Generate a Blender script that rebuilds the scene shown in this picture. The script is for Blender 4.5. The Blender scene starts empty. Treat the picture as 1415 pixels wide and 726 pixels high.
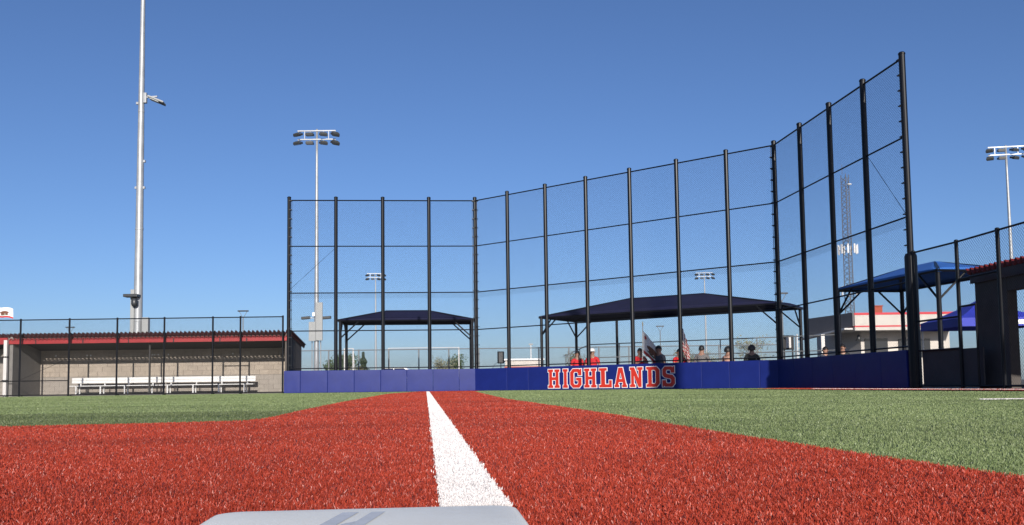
import bpy, bmesh, math, random
import numpy as np
from mathutils import Vector, Matrix
from mathutils.geometry import tessellate_polygon
random.seed(7); np.random.seed(7)
R = math.radians
sc = bpy.context.scene
col = sc.collection

# ------------------------------------------------------------------ camera
F, PIT, ROL, CY, CH = 1260.14, 0.0711, 0.0130, 444.03, 0.1767
cam = bpy.data.cameras.new('Camera'); camo = bpy.data.objects.new('Camera', cam); col.objects.link(camo)
cam.sensor_width = 36; cam.lens = 36 * F / 1415; cam.shift_y = (CY - 363) / 1415
cam.clip_start = 0.02; cam.clip_end = 6000
camo.matrix_world = Matrix.Translation((0, 0, CH)) @ Matrix.Rotation(math.pi / 2 + PIT, 4, 'X') @ Matrix.Rotation(-ROL, 4, 'Z')
sc.camera = camo
# ------------------------------------------------------------------ light
SUN_AZ, SUN_EL = R(8.0), R(19.0)            # azimuth: to the right of straight behind the camera
wd = bpy.data.worlds.new('World'); sc.world = wd; wd.use_nodes = True
wn = wd.node_tree.nodes; wl = wd.node_tree.links
bg = wn['Background']; bg.inputs[1].default_value = 0.094
sk = wn.new('ShaderNodeTexSky'); sk.sky_type = 'NISHITA'; sk.sun_disc = False
sk.sun_elevation = SUN_EL; sk.sun_rotation = math.pi - SUN_AZ
sk.altitude = 0; sk.air_density = 0.85; sk.dust_density = 0.7; sk.ozone_density = 5.0
wb = wn.new('ShaderNodeVectorMath'); wb.operation = 'MULTIPLY'; wb.inputs[1].default_value = (0.90, 0.885, 0.985)   # camera white balance on the whole sky
wl.new(sk.outputs[0], wb.inputs[0]); wl.new(wb.outputs[0], bg.inputs[0])
sl = bpy.data.lights.new('sun', 'SUN'); sl.energy = 5.0; sl.angle = R(0.53); sl.color = (1.0, 0.93, 0.84)
so = bpy.data.objects.new('sun', sl); col.objects.link(so)
SD = Vector((math.sin(SUN_AZ) * math.cos(SUN_EL), -math.cos(SUN_AZ) * math.cos(SUN_EL), math.sin(SUN_EL)))
so.rotation_euler = SD.to_track_quat('Z', 'Y').to_euler(); so.location = SD * 200
sc.view_settings.view_transform = 'Standard'; sc.view_settings.look = 'None'
sc.view_settings.exposure = 0.3; sc.view_settings.gamma = 1.0

# ------------------------------------------------------------------ pixels to places
def ray(px, py):
    dx, dy = px - 707.5, CY - py
    cr, sr = math.cos(ROL), math.sin(ROL)
    a, b = (dx * cr + dy * sr) / F, (-dx * sr + dy * cr) / F
    c, s = math.cos(PIT), math.sin(PIT)
    return Vector((a, c - b * s, s + b * c))
def at(px, py, Y):
    r = ray(px, py); return Vector((r.x / r.y * Y, Y, CH + r.z / r.y * Y))
def ground(px, py, z=0.0):
    r = ray(px, py); t = (z - CH) / r.z; return Vector((r.x * t, r.y * t, z))
def on_seg(px, A, B, py=520):
    r = ray(px, py); k = r.x / r.y
    t = (k * A.y - A.x) / ((B.x - A.x) - k * (B.y - A.y))
    return t
# ------------------------------------------------------------------ materials
MATS = {}
def mat(name, c, rough=0.6, metal=0.0, spec=0.5, var=0.0, vscale=8.0, bump=0.0, bscale=60.0, coord='Object', c2=None, island=0.0, sheen=0.0, coat=0.0):
    if name in MATS: return MATS[name]
    m = bpy.data.materials.new(name); m.use_nodes = True; n = m.node_tree.nodes; l = m.node_tree.links
    b = n['Principled BSDF']; b.inputs['Base Color'].default_value = (*c, 1); b.inputs['Roughness'].default_value = rough
    b.inputs['Metallic'].default_value = metal; b.inputs['Specular IOR Level'].default_value = spec
    b.inputs['Sheen Weight'].default_value = sheen; b.inputs['Coat Weight'].default_value = coat
    tc = n.new('ShaderNodeTexCoord')
    if var or c2 or island:
        base = None
        if var or c2:
            t = n.new('ShaderNodeTexNoise'); t.inputs['Scale'].default_value = vscale; t.inputs['Detail'].default_value = 6; t.inputs['Roughness'].default_value = 0.65
            l.new(tc.outputs[coord], t.inputs['Vector'])
            cr = n.new('ShaderNodeValToRGB'); e = cr.color_ramp.elements
            e[0].position = 0.3; e[1].position = 0.7
            k = c2 if c2 else tuple(x * (1 - var) for x in c)
            k1 = c if c2 else tuple(min(1, x * (1 + var)) for x in c)
            e[0].color = (*k, 1); e[1].color = (*k1, 1)
            l.new(t.outputs['Fac'], cr.inputs['Fac']); base = cr.outputs['Color']
        if island:
            g = n.new('ShaderNodeNewGeometry'); mr = n.new('ShaderNodeMapRange')
            mr.inputs['To Min'].default_value = 1 - island; mr.inputs['To Max'].default_value = 1 + island
            l.new(g.outputs['Random Per Island'], mr.inputs['Value'])
            vm = n.new('ShaderNodeVectorMath'); vm.operation = 'SCALE'; l.new(mr.outputs[0], vm.inputs['Scale'])
            if base: l.new(base, vm.inputs[0])
            else: vm.inputs[0].default_value = c
            base = vm.outputs[0]
        l.new(base, b.inputs['Base Color'])
    if bump:
        t2 = n.new('ShaderNodeTexNoise'); t2.inputs['Scale'].default_value = bscale; t2.inputs['Detail'].default_value = 5
        l.new(tc.outputs[coord], t2.inputs['Vector'])
        bp = n.new('ShaderNodeBump'); bp.inputs['Strength'].default_value = bump; bp.inputs['Distance'].default_value = 0.02
        l.new(t2.outputs['Fac'], bp.inputs['Height']); l.new(bp.outputs[0], b.inputs['Normal'])
    MATS[name] = m; return m
M = dict(
    black=mat('black_vinyl', (0.0035, 0.0042, 0.007), 0.38, spec=0.25, var=0.2, vscale=3),
    wire=mat('black_wire', (0.012, 0.013, 0.016), 0.45),
    galv=mat('galvanised_steel', (0.31, 0.325, 0.34), 0.42, metal=0.25, var=0.14, vscale=2.2, bump=0.05, bscale=20),
    greywire=mat('grey_wire', (0.1, 0.11, 0.12), 0.6),
    greysteel=mat('grey_steel', (0.16, 0.17, 0.18), 0.5, var=0.1),
    cabinet=mat('cabinet_grey', (0.27, 0.28, 0.28), 0.55, var=0.06),
    darkfix=mat('fixture_dark', (0.03, 0.033, 0.036), 0.4, var=0.2),
    fixtop=mat('fixture_grey', (0.07, 0.075, 0.072), 0.5, metal=0.3),
    lampgrey=mat('lamp_grey', (0.45, 0.46, 0.45), 0.4, metal=0.3),
    lens=mat('lamp_lens', (0.5, 0.52, 0.5), 0.12, spec=0.8),
    pad=mat('blue_pad_vinyl', (0.0085, 0.018, 0.140), 0.5, spec=0.24, var=0.14, vscale=1.6, bump=0.10, bscale=9),
    padseam=mat('pad_backing', (0.01, 0.012, 0.05), 0.8),
    red=mat('letter_red', (0.52, 0.028, 0.014), 0.5, var=0.05),
    white=mat('letter_white', (0.80, 0.80, 0.80), 0.5, var=0.03),
    bag=mat('base_rubber', (0.96, 0.935, 0.82), 0.40, spec=0.5, c2=(0.90, 0.86, 0.74), vscale=9, bump=0.07, bscale=260),
    bagmark=mat('base_mark', (0.56, 0.58, 0.60), 0.5, var=0.08, vscale=60),
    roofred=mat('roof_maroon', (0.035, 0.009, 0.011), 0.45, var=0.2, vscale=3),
    fascia=mat('fascia_red', (0.31, 0.019, 0.022), 0.5, var=0.12, vscale=2),
    closure=mat('closure_red', (0.20, 0.022, 0.024), 0.6, var=0.3, vscale=5),
    slab=mat('dugout_floor', (0.11, 0.105, 0.10), 0.9, var=0.15),
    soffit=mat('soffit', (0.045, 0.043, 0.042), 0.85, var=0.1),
    block=mat('beige_block', (0.345, 0.295, 0.245), 0.9, island=0.06, var=0.16, vscale=16, bump=0.5, bscale=40),
    blocks=mat('beige_block_smooth', (0.30, 0.27, 0.24), 0.9, island=0.04, var=0.08, vscale=20, bump=0.2, bscale=60),
    mortar=mat('mortar', (0.28, 0.255, 0.23), 0.95),
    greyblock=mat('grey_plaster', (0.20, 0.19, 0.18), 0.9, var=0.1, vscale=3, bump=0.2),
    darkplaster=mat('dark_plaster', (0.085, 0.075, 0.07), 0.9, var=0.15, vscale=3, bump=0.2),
    concrete=mat('concrete', (0.36, 0.345, 0.32), 0.9, var=0.12, vscale=4, bump=0.2),
    asphalt=mat('asphalt', (0.09, 0.088, 0.085), 0.95, var=0.2, vscale=0.3, bump=0.2),
    alu=mat('white_aluminium', (0.70, 0.70, 0.69), 0.4, metal=0.1, var=0.04),
    palepost=mat('pale_post', (0.62, 0.60, 0.58), 0.6, var=0.06),
    navy=mat('navy_shade_cloth', (0.010, 0.011, 0.038), 0.8, spec=0.2, var=0.2, vscale=1.2, bump=0.3, bscale=3),
    blue=mat('blue_shade_cloth', (0.024, 0.125, 0.44), 0.75, var=0.12, vscale=1.2, bump=0.3, bscale=3),
    tent=mat('tent_blue', (0.03, 0.045, 0.42), 0.6, var=0.15, vscale=2),
    cream=mat('cream_wall', (0.54, 0.50, 0.455), 0.85, var=0.07, vscale=2),
    greywall=mat('grey_wall', (0.15, 0.145, 0.15), 0.85, var=0.1, vscale=2),
    stripe=mat('stripe_red', (0.52, 0.03, 0.045), 0.6, var=0.08),
    rust=mat('rust_red', (0.30, 0.065, 0.035), 0.8, var=0.15),
    tower=mat('tower_steel', (0.10, 0.10, 0.105), 0.6, var=0.1),
    antenna=mat('antenna_white', (0.72, 0.72, 0.72), 0.5),
    glass=mat('dark_glass', (0.02, 0.024, 0.03), 0.08),
    carpaint=mat('car_white', (0.72, 0.72, 0.72), 0.25, coat=0.5),
    tyre=mat('tyre', (0.015, 0.015, 0.015), 0.85),
    skin=mat('skin', (0.30, 0.16, 0.11), 0.55, var=0.08),
    hair=mat('hair_dark', (0.012, 0.010, 0.009), 0.5, var=0.2),
    shirt_red=mat('shirt_red', (0.55, 0.015, 0.022), 0.8, var=0.12, vscale=6),
    shirt_grey=mat('shirt_grey', (0.16, 0.15, 0.15), 0.85, var=0.1),
    shirt_dark=mat('shirt_dark', (0.014, 0.018, 0.016), 0.85, var=0.1),
    shirt_pink=mat('shirt_pink', (0.55, 0.32, 0.24), 0.8, var=0.06),
    shirt_slate=mat('shirt_slate', (0.05, 0.055, 0.075), 0.85, var=0.1),
    trouser=mat('trouser', (0.025, 0.028, 0.04), 0.85, var=0.1),
    capw=mat('cap_white', (0.75, 0.74, 0.72), 0.7),
    bark=mat('bark', (0.10, 0.075, 0.055), 0.9, var=0.2, vscale=12),
    leaf_dark=mat('leaf_conifer', (0.030, 0.050, 0.024), 0.7, island=0.4),
    leaf_mid=mat('leaf_mid', (0.060, 0.090, 0.035), 0.65, island=0.4),
    leaf_pale=mat('leaf_pale', (0.20, 0.20, 0.13), 0.65, island=0.35),
    leaf_dry=mat('leaf_dry', (0.13, 0.12, 0.055), 0.65, island=0.4),
    gold=mat('finial_gold', (0.75, 0.60, 0.32), 0.3, metal=0.6),
    wood=mat('flag_staff', (0.75, 0.72, 0.66), 0.45),
)
# ------------------------------------------------------------------ mesh builder
class MB:
    def __init__(s): s.v = []; s.f = []; s.mi = []; s.cur = 0
    def add(s, vs, fs):
        o = len(s.v); s.v += [tuple(v) for v in vs]; s.f += [tuple(i + o for i in f) for f in fs]; s.mi += [s.cur] * len(fs)
    def box(s, a, b):
        (x0, y0, z0), (x1, y1, z1) = a, b
        s.add([(x0,y0,z0),(x1,y0,z0),(x1,y1,z0),(x0,y1,z0),(x0,y0,z1),(x1,y0,z1),(x1,y1,z1),(x0,y1,z1)],
              [(0,3,2,1),(4,5,6,7),(0,1,5,4),(1,2,6,5),(2,3,7,6),(3,0,4,7)])
    def obox(s, c, ax, ay, az):          # half-axis vectors
        c, ax, ay, az = Vector(c), Vector(ax), Vector(ay), Vector(az)
        if ax.cross(ay).dot(az) < 0: ay = -ay
        s.add([c-ax-ay-az, c+ax-ay-az, c+ax+ay-az, c-ax+ay-az, c-ax-ay+az, c+ax-ay+az, c+ax+ay+az, c-ax+ay+az],
              [(0,3,2,1),(4,5,6,7),(0,1,5,4),(1,2,6,5),(2,3,7,6),(3,0,4,7)])
    def bar(s, p, q, w, h, up=(0,0,1)):
        p, q = Vector(p), Vector(q); d = (q - p); L = d.length; d /= L
        sd = d.cross(Vector(up)); sd = sd.normalized() if sd.length > 1e-4 else Vector((1,0,0)); u = sd.cross(d)
        s.obox((p+q)/2, d*L/2, sd*w/2, u*h/2)
    def tube(s, p, q, r, n=10, r2=None, cap=True):
        p, q = Vector(p), Vector(q); r2 = r if r2 is None else r2
        d = (q-p).normalized(); a = d.orthogonal().normalized(); b = d.cross(a)
        vs = []
        for c, rr in ((p, r), (q, r2)):
            for k in range(n):
                t = 2*math.pi*k/n; vs.append(c + (a*math.cos(t) + b*math.sin(t))*rr)
        fs = [(k, (k+1) % n, n+(k+1) % n, n+k) for k in range(n)]
        if cap: fs += [tuple(range(n-1, -1, -1)), tuple(range(n, 2*n))]
        s.add(vs, fs)
    def lathe(s, prof, c=(0,0,0), n=14):
        vs = []; fs = []
        for (r, z) in prof:
            for k in range(n):
                t = 2*math.pi*k/n; vs.append((c[0]+r*math.cos(t), c[1]+r*math.sin(t), c[2]+z))
        for i in range(len(prof)-1):
            for k in range(n): fs.append((i*n+k, i*n+(k+1) % n, (i+1)*n+(k+1) % n, (i+1)*n+k))
        fs += [tuple(range(n-1, -1, -1)), tuple((len(prof)-1)*n+k for k in range(n))]
        s.add(vs, fs)
    def grid(s, nu, nv, fn):
        vs = [fn(i/(nu-1), j/(nv-1)) for j in range(nv) for i in range(nu)]
        fs = [(j*nu+i, j*nu+i+1, (j+1)*nu+i+1, (j+1)*nu+i) for j in range(nv-1) for i in range(nu-1)]
        s.add(vs, fs)
    def build(s, name, m, parent=None, smooth=False, kind=None, bevel=0, thick=0):
        me = bpy.data.meshes.new(name)
        off = Vector((0,0,0))
        if parent is not None:
            off = Vector(parent['org']) if 'org' in parent else Vector((0,0,0))
        me.from_pydata([(x-off.x, y-off.y, z-off.z) for x, y, z in s.v], [], s.f)
        for mm in (m if isinstance(m, (list, tuple)) else [m]): me.materials.append(mm)
        if isinstance(m, (list, tuple)): me.polygons.foreach_set('material_index', s.mi)
        if smooth: me.polygons.foreach_set('use_smooth', [True]*len(me.polygons))
        me.update()
        o = bpy.data.objects.new(name, me); col.objects.link(o)
        if parent is not None:
            o.parent = parent
            if 'org' in parent: o['org'] = parent['org']
        if kind: o['kind'] = kind
        if bevel:
            b = o.modifiers.new('bevel', 'BEVEL'); b.width = bevel; b.segments = 2; b.limit_method = 'ANGLE'
        if thick:
            t = o.modifiers.new('thick', 'SOLIDIFY'); t.thickness = thick
        return o
def tag(o, label=None, cat=None, group=None, kind=None):
    if label: o['label'] = label
    if cat: o['category'] = cat
    if group: o['group'] = group
    if kind: o['kind'] = kind
    return o
def thing(name, label, cat, loc=(0,0,0), group=None, local=False):
    o = bpy.data.objects.new(name, None); col.objects.link(o); o.location = loc; o.empty_display_size = 0.2
    o['org'] = (0.0,0.0,0.0) if local else tuple(loc)
    return tag(o, label, cat, group)
def copy_tree(o, parent=None):
    c = o.copy(); col.objects.link(c); c.parent = parent
    for ch in list(o.children): copy_tree(ch, c)
    return c
def single(mb, name, m, label, cat, loc, group=None, **k):
    """one mesh that is a whole thing, its origin at its base"""
    e = {'org': tuple(loc)}
    class P(dict): pass
    me_o = mb.build(name, m, None, **k)
    for v in me_o.data.vertices: v.co -= Vector(loc)
    me_o.location = loc
    return tag(me_o, label, cat, group)

# ------------------------------------------------------------------ plan of the backstop (metres)
G = [Vector(p) for p in [(-8.73,35.55),(-6.91,35.68),(-5.08,35.82),(-3.26,35.96),(-1.43,36.09),(-0.13,35.03),(1.3,33.85),(2.73,32.68),
     (4.17,31.49),(5.6,30.31),(7.01,29.16),(8.27,28.13),(8.47,26.2),(8.67,24.29),(8.87,22.41),(9.07,20.56)]]
G3 = lambda k, z: Vector((G[k].x, G[k].y, z))
CORN = [(G[0], G[4]), (G[4], G[11]), (G[11], G[15])]

# ------------------------------------------------------------------ ground and turf
def sheet(name, pts, z, m, kind='structure'):
    tri = tessellate_polygon([[Vector((x, y, 0)) for x, y in pts]])
    b = MB(); b.add([(x, y, z) for x, y in pts], [tuple(t) for t in tri]); o = b.build(name, m)
    bm = bmesh.new(); bm.from_mesh(o.data); bmesh.ops.recalc_face_normals(bm, faces=bm.faces)
    if bm.faces[:][0].normal.z < 0: bmesh.ops.reverse_faces(bm, faces=bm.faces[:])
    bm.to_mesh(o.data); bm.free(); o['kind'] = kind; return o
def turf_mat(name, c, c2, tint=False, rough=0.5, island=0.35, spec=0.5, wear=0.24):
    m = bpy.data.materials.new(name); m.use_nodes = True; n = m.node_tree.nodes; l = m.node_tree.links
    b = n['Principled BSDF']; b.inputs['Roughness'].default_value = rough; b.inputs['Specular IOR Level'].default_value = spec
    g = n.new('ShaderNodeNewGeometry')
    t = n.new('ShaderNodeTexNoise'); t.inputs['Scale'].default_value = 0.9; t.inputs['Detail'].default_value = 7; t.inputs['Roughness'].default_value = 0.7
    l.new(g.outputs['Position'], t.inputs['Vector'])
    add = n.new('ShaderNodeMath'); add.operation = 'MULTIPLY_ADD'; add.inputs[1].default_value = island * 2; add.inputs[2].default_value = -island
    l.new(g.outputs['Random Per Island'], add.inputs[0])
    s = n.new('ShaderNodeMath'); s.operation = 'ADD'; l.new(t.outputs['Fac'], s.inputs[0]); l.new(add.outputs[0], s.inputs[1])
    cr = n.new('ShaderNodeValToRGB'); e = cr.color_ramp.elements; e[0].position = 0.15; e[1].position = 0.9
    e[0].color = (*c2, 1); e[1].color = (*c, 1); l.new(s.outputs[0], cr.inputs['Fac'])
    out = cr.outputs['Color']
    if tint:                                   # turf rolls laid side by side differ in shade
        sp = n.new('ShaderNodeSeparateXYZ'); l.new(g.outputs['Position'], sp.inputs[0])
        w = n.new('ShaderNodeMath'); w.operation = 'MULTIPLY_ADD'; w.inputs[1].default_value = -0.03; l.new(sp.outputs['X'], w.inputs[0]); l.new(sp.outputs['Y'], w.inputs[2])
        lt = n.new('ShaderNodeMath'); lt.operation = 'LESS_THAN'; lt.inputs[1].default_value = 7.3; l.new(w.outputs[0], lt.inputs[0])
        lx = n.new('ShaderNodeMath'); lx.operation = 'LESS_THAN'; lx.inputs[1].default_value = 0.0; l.new(sp.outputs['X'], lx.inputs[0])
        mu = n.new('ShaderNodeMath'); mu.operation = 'MULTIPLY'; l.new(lt.outputs[0], mu.inputs[0]); l.new(lx.outputs[0], mu.inputs[1])
        # faint roll-to-roll stripes everywhere
        mr = n.new('ShaderNodeMapRange'); mr.inputs['To Min'].default_value = 1.0; mr.inputs['To Max'].default_value = 0.62
        l.new(mu.outputs[0], mr.inputs['Value'])
        vm = n.new('ShaderNodeVectorMath'); vm.operation = 'SCALE'; l.new(out, vm.inputs[0]); l.new(mr.outputs[0], vm.inputs['Scale']); out = vm.outputs[0]
    # worn and brushed areas: a broad mottling plus long streaks along the nap
    mp = n.new('ShaderNodeMapping'); mp.inputs['Scale'].default_value = (0.10, 0.75, 1.0); mp.inputs['Rotation'].default_value = (0, 0, 0.12)
    l.new(g.outputs['Position'], mp.inputs['Vector'])
    t3 = n.new('ShaderNodeTexNoise'); t3.inputs['Scale'].default_value = 1.0; t3.inputs['Detail'].default_value = 4; l.new(mp.outputs[0], t3.inputs['Vector'])
    t4 = n.new('ShaderNodeTexNoise'); t4.inputs['Scale'].default_value = 0.55; t4.inputs['Detail'].default_value = 3; l.new(g.outputs['Position'], t4.inputs['Vector'])
    av = n.new('ShaderNodeMath'); av.operation = 'ADD'; l.new(t3.outputs['Fac'], av.inputs[0]); l.new(t4.outputs['Fac'], av.inputs[1])
    m3 = n.new('ShaderNodeMapRange'); m3.inputs['From Min'].default_value = 0.7; m3.inputs['From Max'].default_value = 1.3; m3.inputs['To Min'].default_value = 1 - wear; m3.inputs['To Max'].default_value = 1 + wear*.6
    l.new(av.outputs[0], m3.inputs['Value'])
    v2 = n.new('ShaderNodeVectorMath'); v2.operation = 'SCALE'; l.new(out, v2.inputs[0]); l.new(m3.outputs[0], v2.inputs['Scale']); out = v2.outputs[0]
    l.new(out, b.inputs['Base Color'])
    return m
T_RED = turf_mat('red_turf_fibre', (0.44, 0.060, 0.031), (0.26, 0.030, 0.015), rough=0.42, spec=0.34, wear=0.32)
T_GRN = turf_mat('green_turf_fibre', (0.235, 0.285, 0.130), (0.105, 0.150, 0.055), tint=True, rough=0.45, spec=0.32)
T_WHT = turf_mat('white_turf_fibre', (0.78, 0.755, 0.75), (0.58, 0.545, 0.535), rough=0.5, island=0.25, wear=0.08)
S_RED = turf_mat('red_turf_base', (0.27, 0.036, 0.02), (0.18, 0.024, 0.014), rough=0.9)
S_GRN = turf_mat('green_turf_base', (0.095, 0.13, 0.05), (0.055, 0.085, 0.028), tint=True, rough=0.9)

sheet('ground', [(-2500,-600),(2500,-600),(2500,4500),(-2500,4500)], 0.0, M['asphalt'])
WALLX = [(-24.0, 35.75), (-8.9, 35.75), (-8.7, 35.6), (-1.43, 36.15), (8.33, 28.15), (9.12, 20.5), (10.2, 6.0), (11.2, -6.0)]
sheet('green_turf', [(-24.0, -6.0)] + WALLX[:], 0.004, S_GRN)
# red base path: left and right edges traced on the ground from the photograph
redL = [ground(px, py) for px, py in [(535,545.3),(500,551.6),(460,559.5),(425,567),(400,573.2),(380,578),(365,581),(345,583.2),(310,585),(200,588),(0,592.5)]]
redR = [ground(px, py) for px, py in [(655,541.6),(700,552.5),(780,564.5),(851.6,575.7),(1003,602.5),(1155,627),(1306,650.5),(1415,667.5)]]
L0 = [(redL[0].x - 0.30, 35.82)] + [(p.x, p.y) for p in redL]
dl = (redL[-1] - redL[-2]).normalized(); L0.append(tuple((redL[-1] + dl * 6).xy))
R0 = [(redR[0].x + 0.1, 35.9)] + [(p.x, p.y) for p in redR]
dr = (redR[-1] - redR[-2]).normalized(); R0.append(tuple((redR[-1] + dr * 3).xy))
RED1 = L0 + [(L0[-1][0], -4.0), (R0[-1][0] + 3.0, -4.0)] + R0[::-1]
RED2 = [(6.95, 26.2), (8.35, 27.9), (9.1, 20.4), (10.15, 6.0), (11.1, -5.0), (8.4, -5.0), (7.40, 13.0), (6.95, 22.5)]
sheet('red_turf', RED1, 0.008, S_RED)
sheet('red_turf', RED2, 0.008, S_RED)
lineA = Vector((-0.061, 1.347)); lineB = Vector((-2.49, 26.9)); ld = (lineB - lineA).normalized(); ln = Vector((ld.y, -ld.x))
def strip(a, b, w):
    d = (b - a).normalized(); n = Vector((d.y, -d.x)) * w / 2
    return [tuple(a - n), tuple(b - n), tuple(b + n), tuple(a + n)]
LINE1 = strip(lineA - ld * 0.1, lineA + ld * 33.0, 0.092)
LINE2 = strip(Vector((3.98, 7.78)), Vector((6.6, 7.70)), 0.10)
LINE3 = strip(Vector((7.55, 23.0)), Vector((9.0, 10.0)), 0.12)
for L in (LINE1, LINE2, LINE3): sheet('white_foul_line', L, 0.012, T_WHT)

# base bag
BAGC = Vector((-0.170, 1.005)); BAGW = 0.381; BAGA = math.atan2(ld.y, ld.x) - math.pi / 2; BAGZ = 0.022
def inside(P, X, Y):
    r = np.zeros(len(X), bool); n = len(P)
    for i in range(n):
        x0, y0 = P[i]; x1, y1 = P[(i+1) % n]
        if y0 == y1: continue
        c = ((y0 > Y) != (y1 > Y)) & (X < (x1-x0)*(Y-y0)/(y1-y0)+x0)
        r ^= c
    return r
def blades():
    def samp(n, z0, z1, mg):
        Y = np.random.uniform(z0, z1, n); X = np.random.uniform(-1, 1, n) * (0.60 * Y + mg); return X, Y
    def logs(n):
        Y = 0.9*np.exp(np.random.uniform(0, math.log(36.3/.9), n)); return np.random.uniform(-1, 1, n)*(0.60*Y + .4), Y
    parts = [logs(1000000), samp(150000, 0.92, 36.2, 1.0)]
    X = np.concatenate([p[0] for p in parts]); Y = np.concatenate([p[1] for p in parts])
    field = inside([(-24.0, -6.0)] + WALLX, X, Y)
    c, s = math.cos(-BAGA), math.sin(-BAGA); bx, by = X - BAGC.x, Y - BAGC.y
    u, v = bx*c - by*s, bx*s + by*c
    field &= ~((np.abs(u) < BAGW/2 + 0.003) & (np.abs(v) < BAGW/2 + 0.003))
    X, Y = X[field], Y[field]
    jx, jy = np.random.normal(0, .004, len(X)), np.random.normal(0, .004, len(X))
    wh = (inside(LINE1, X+jx, Y+jy) & (np.random.uniform(0, 1, len(X)) > .05)) | inside(LINE2, X, Y) | inside(LINE3, X, Y)
    # more fibres on the lines
    t = np.random.uniform(0, 1, 60000) ** 2.6 * 31; w = np.random.uniform(-.5, .5, 60000) * .094
    ex, ey = lineA.x - .1*ld.x + ld.x*t + ln.x*w, lineA.y - .1*ld.y + ld.y*t + ln.y*w
    bx, by = ex - BAGC.x, ey - BAGC.y; u, v = bx*c - by*s, bx*s + by*c
    k = ~((np.abs(u) < BAGW/2 + .003) & (np.abs(v) < BAGW/2 + .003)); ex, ey = ex[k], ey[k]
    for L in (LINE2, LINE3):
        L = np.array(L); a, b_, n_ = L[0], L[1], L[3] - L[0]
        tt = np.random.uniform(0, 1, 6000)[:, None]; ww = np.random.uniform(0, 1, 6000)[:, None]
        q = a + (b_ - a)*tt + n_*ww; ex = np.r_[ex, q[:, 0]]; ey = np.r_[ey, q[:, 1]]
    rd = (inside(RED1, X+jx, Y+jy) | inside(RED2, X, Y)) & ~wh
    gr = ~wh & ~rd
    for nm, xx, yy, mm, lab in (('red_turf_fibres', X[rd], Y[rd], T_RED, 'short red artificial turf fibres of the base path'),
                                ('green_turf_fibres', X[gr], Y[gr], T_GRN, 'short green artificial turf fibres of the infield'),
                                ('white_line_fibres', np.r_[X[wh], ex], np.r_[Y[wh], ey], T_WHT, 'white artificial turf fibres of the foul lines')):
        n = len(xx)
        h = np.random.uniform(.0035, .0075, n) * (1 + .04*np.clip(yy, 0, 30))
        if nm[0] == 'w': h *= .9; lean_k = .55
        else: lean_k = 1.0
        w = (.00048 + .00019*yy) * np.random.uniform(.7, 1.35, n)
        a = np.random.uniform(0, 2*np.pi, n); lean = np.random.uniform(.1, 1.0, n)*h*lean_k; la = np.random.uniform(0, 2*np.pi, n)
        dx, dy = np.cos(a)*w, np.sin(a)*w; tx, ty = np.cos(la)*lean, np.sin(la)*lean
        z0 = np.full(n, {'r': .007, 'g': .003, 'w': .011}[nm[0]])
        tw = np.random.uniform(-.6, .6, n); dx2, dy2 = np.cos(a+tw)*w*.6, np.sin(a+tw)*w*.6
        V = np.empty((n, 4, 3), np.float32)
        V[:, 0] = np.stack([xx-dx, yy-dy, z0], 1); V[:, 1] = np.stack([xx+dx, yy+dy, z0], 1)
        V[:, 2] = np.stack([xx+tx+dx2, yy+ty+dy2, z0+h], 1); V[:, 3] = np.stack([xx+tx-dx2, yy+ty-dy2, z0+h], 1)
        me = bpy.data.meshes.new(nm); me.vertices.add(4*n); me.vertices.foreach_set('co', V.ravel())
        me.loops.add(4*n); me.loops.foreach_set('vertex_index', np.arange(4*n, dtype=np.int32))
        me.polygons.add(n); me.polygons.foreach_set('loop_start', np.arange(0, 4*n, 4, dtype=np.int32))
        me.polygons.foreach_set('loop_total', np.full(n, 4, np.int32)); me.materials.append(mm); me.update(calc_edges=True)
        o = bpy.data.objects.new(nm, me); col.objects.link(o); tag(o, lab, 'turf', kind='stuff')
blades()

def base_bag():
    t = thing('base_bag', 'white rubber base with a grey printed mark at the end of the foul line', 'base', (BAGC.x, BAGC.y, 0.0), local=True)
    t.rotation_euler.z = BAGA
    bm = bmesh.new(); bmesh.ops.create_cube(bm, size=1)
    for v in bm.verts: v.co.x *= BAGW; v.co.y *= BAGW; v.co.z = (v.co.z + .5) * (BAGZ - .009) + .009
    bmesh.ops.bevel(bm, geom=[e for e in bm.edges if abs(e.verts[0].co.z - e.verts[1].co.z) > .01], offset=.036, segments=7, affect='EDGES', profile=.5)
    top = max(bm.faces, key=lambda f: f.calc_center_median().z)
    bmesh.ops.bevel(bm, geom=list(top.edges), offset=.007, segments=3, affect='EDGES', profile=.6)
    me = bpy.data.meshes.new('bag_body'); bm.to_mesh(me); bm.free(); me.materials.append(M['bag'])
    for p in me.polygons: p.use_smooth = True
    o = bpy.data.objects.new('bag_body', me); col.objects.link(o); o.parent = t
    z = BAGZ + .0006
    b = MB()                                  # grey slanted strokes of the printed mark
    def stroke(x0, x1, y0, y1, sl):
        b.add([(x0, y0, z), (x1, y0, z), (x1+sl, y1, z), (x0+sl, y1, z)], [(0,1,2,3)])
    stroke(-.060, -.040, -.03, .148, .030)
    stroke(-.024, -.007, -.03, .148, .030)
    b.add([(-.0398, -.03, z), (-.0242, -.03, z), (-.0076, .07, z), (-.0225, .05, z)], [(0,1,2,3)])
    b.build('printed_mark', M['bagmark'], t)
base_bag()

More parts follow.
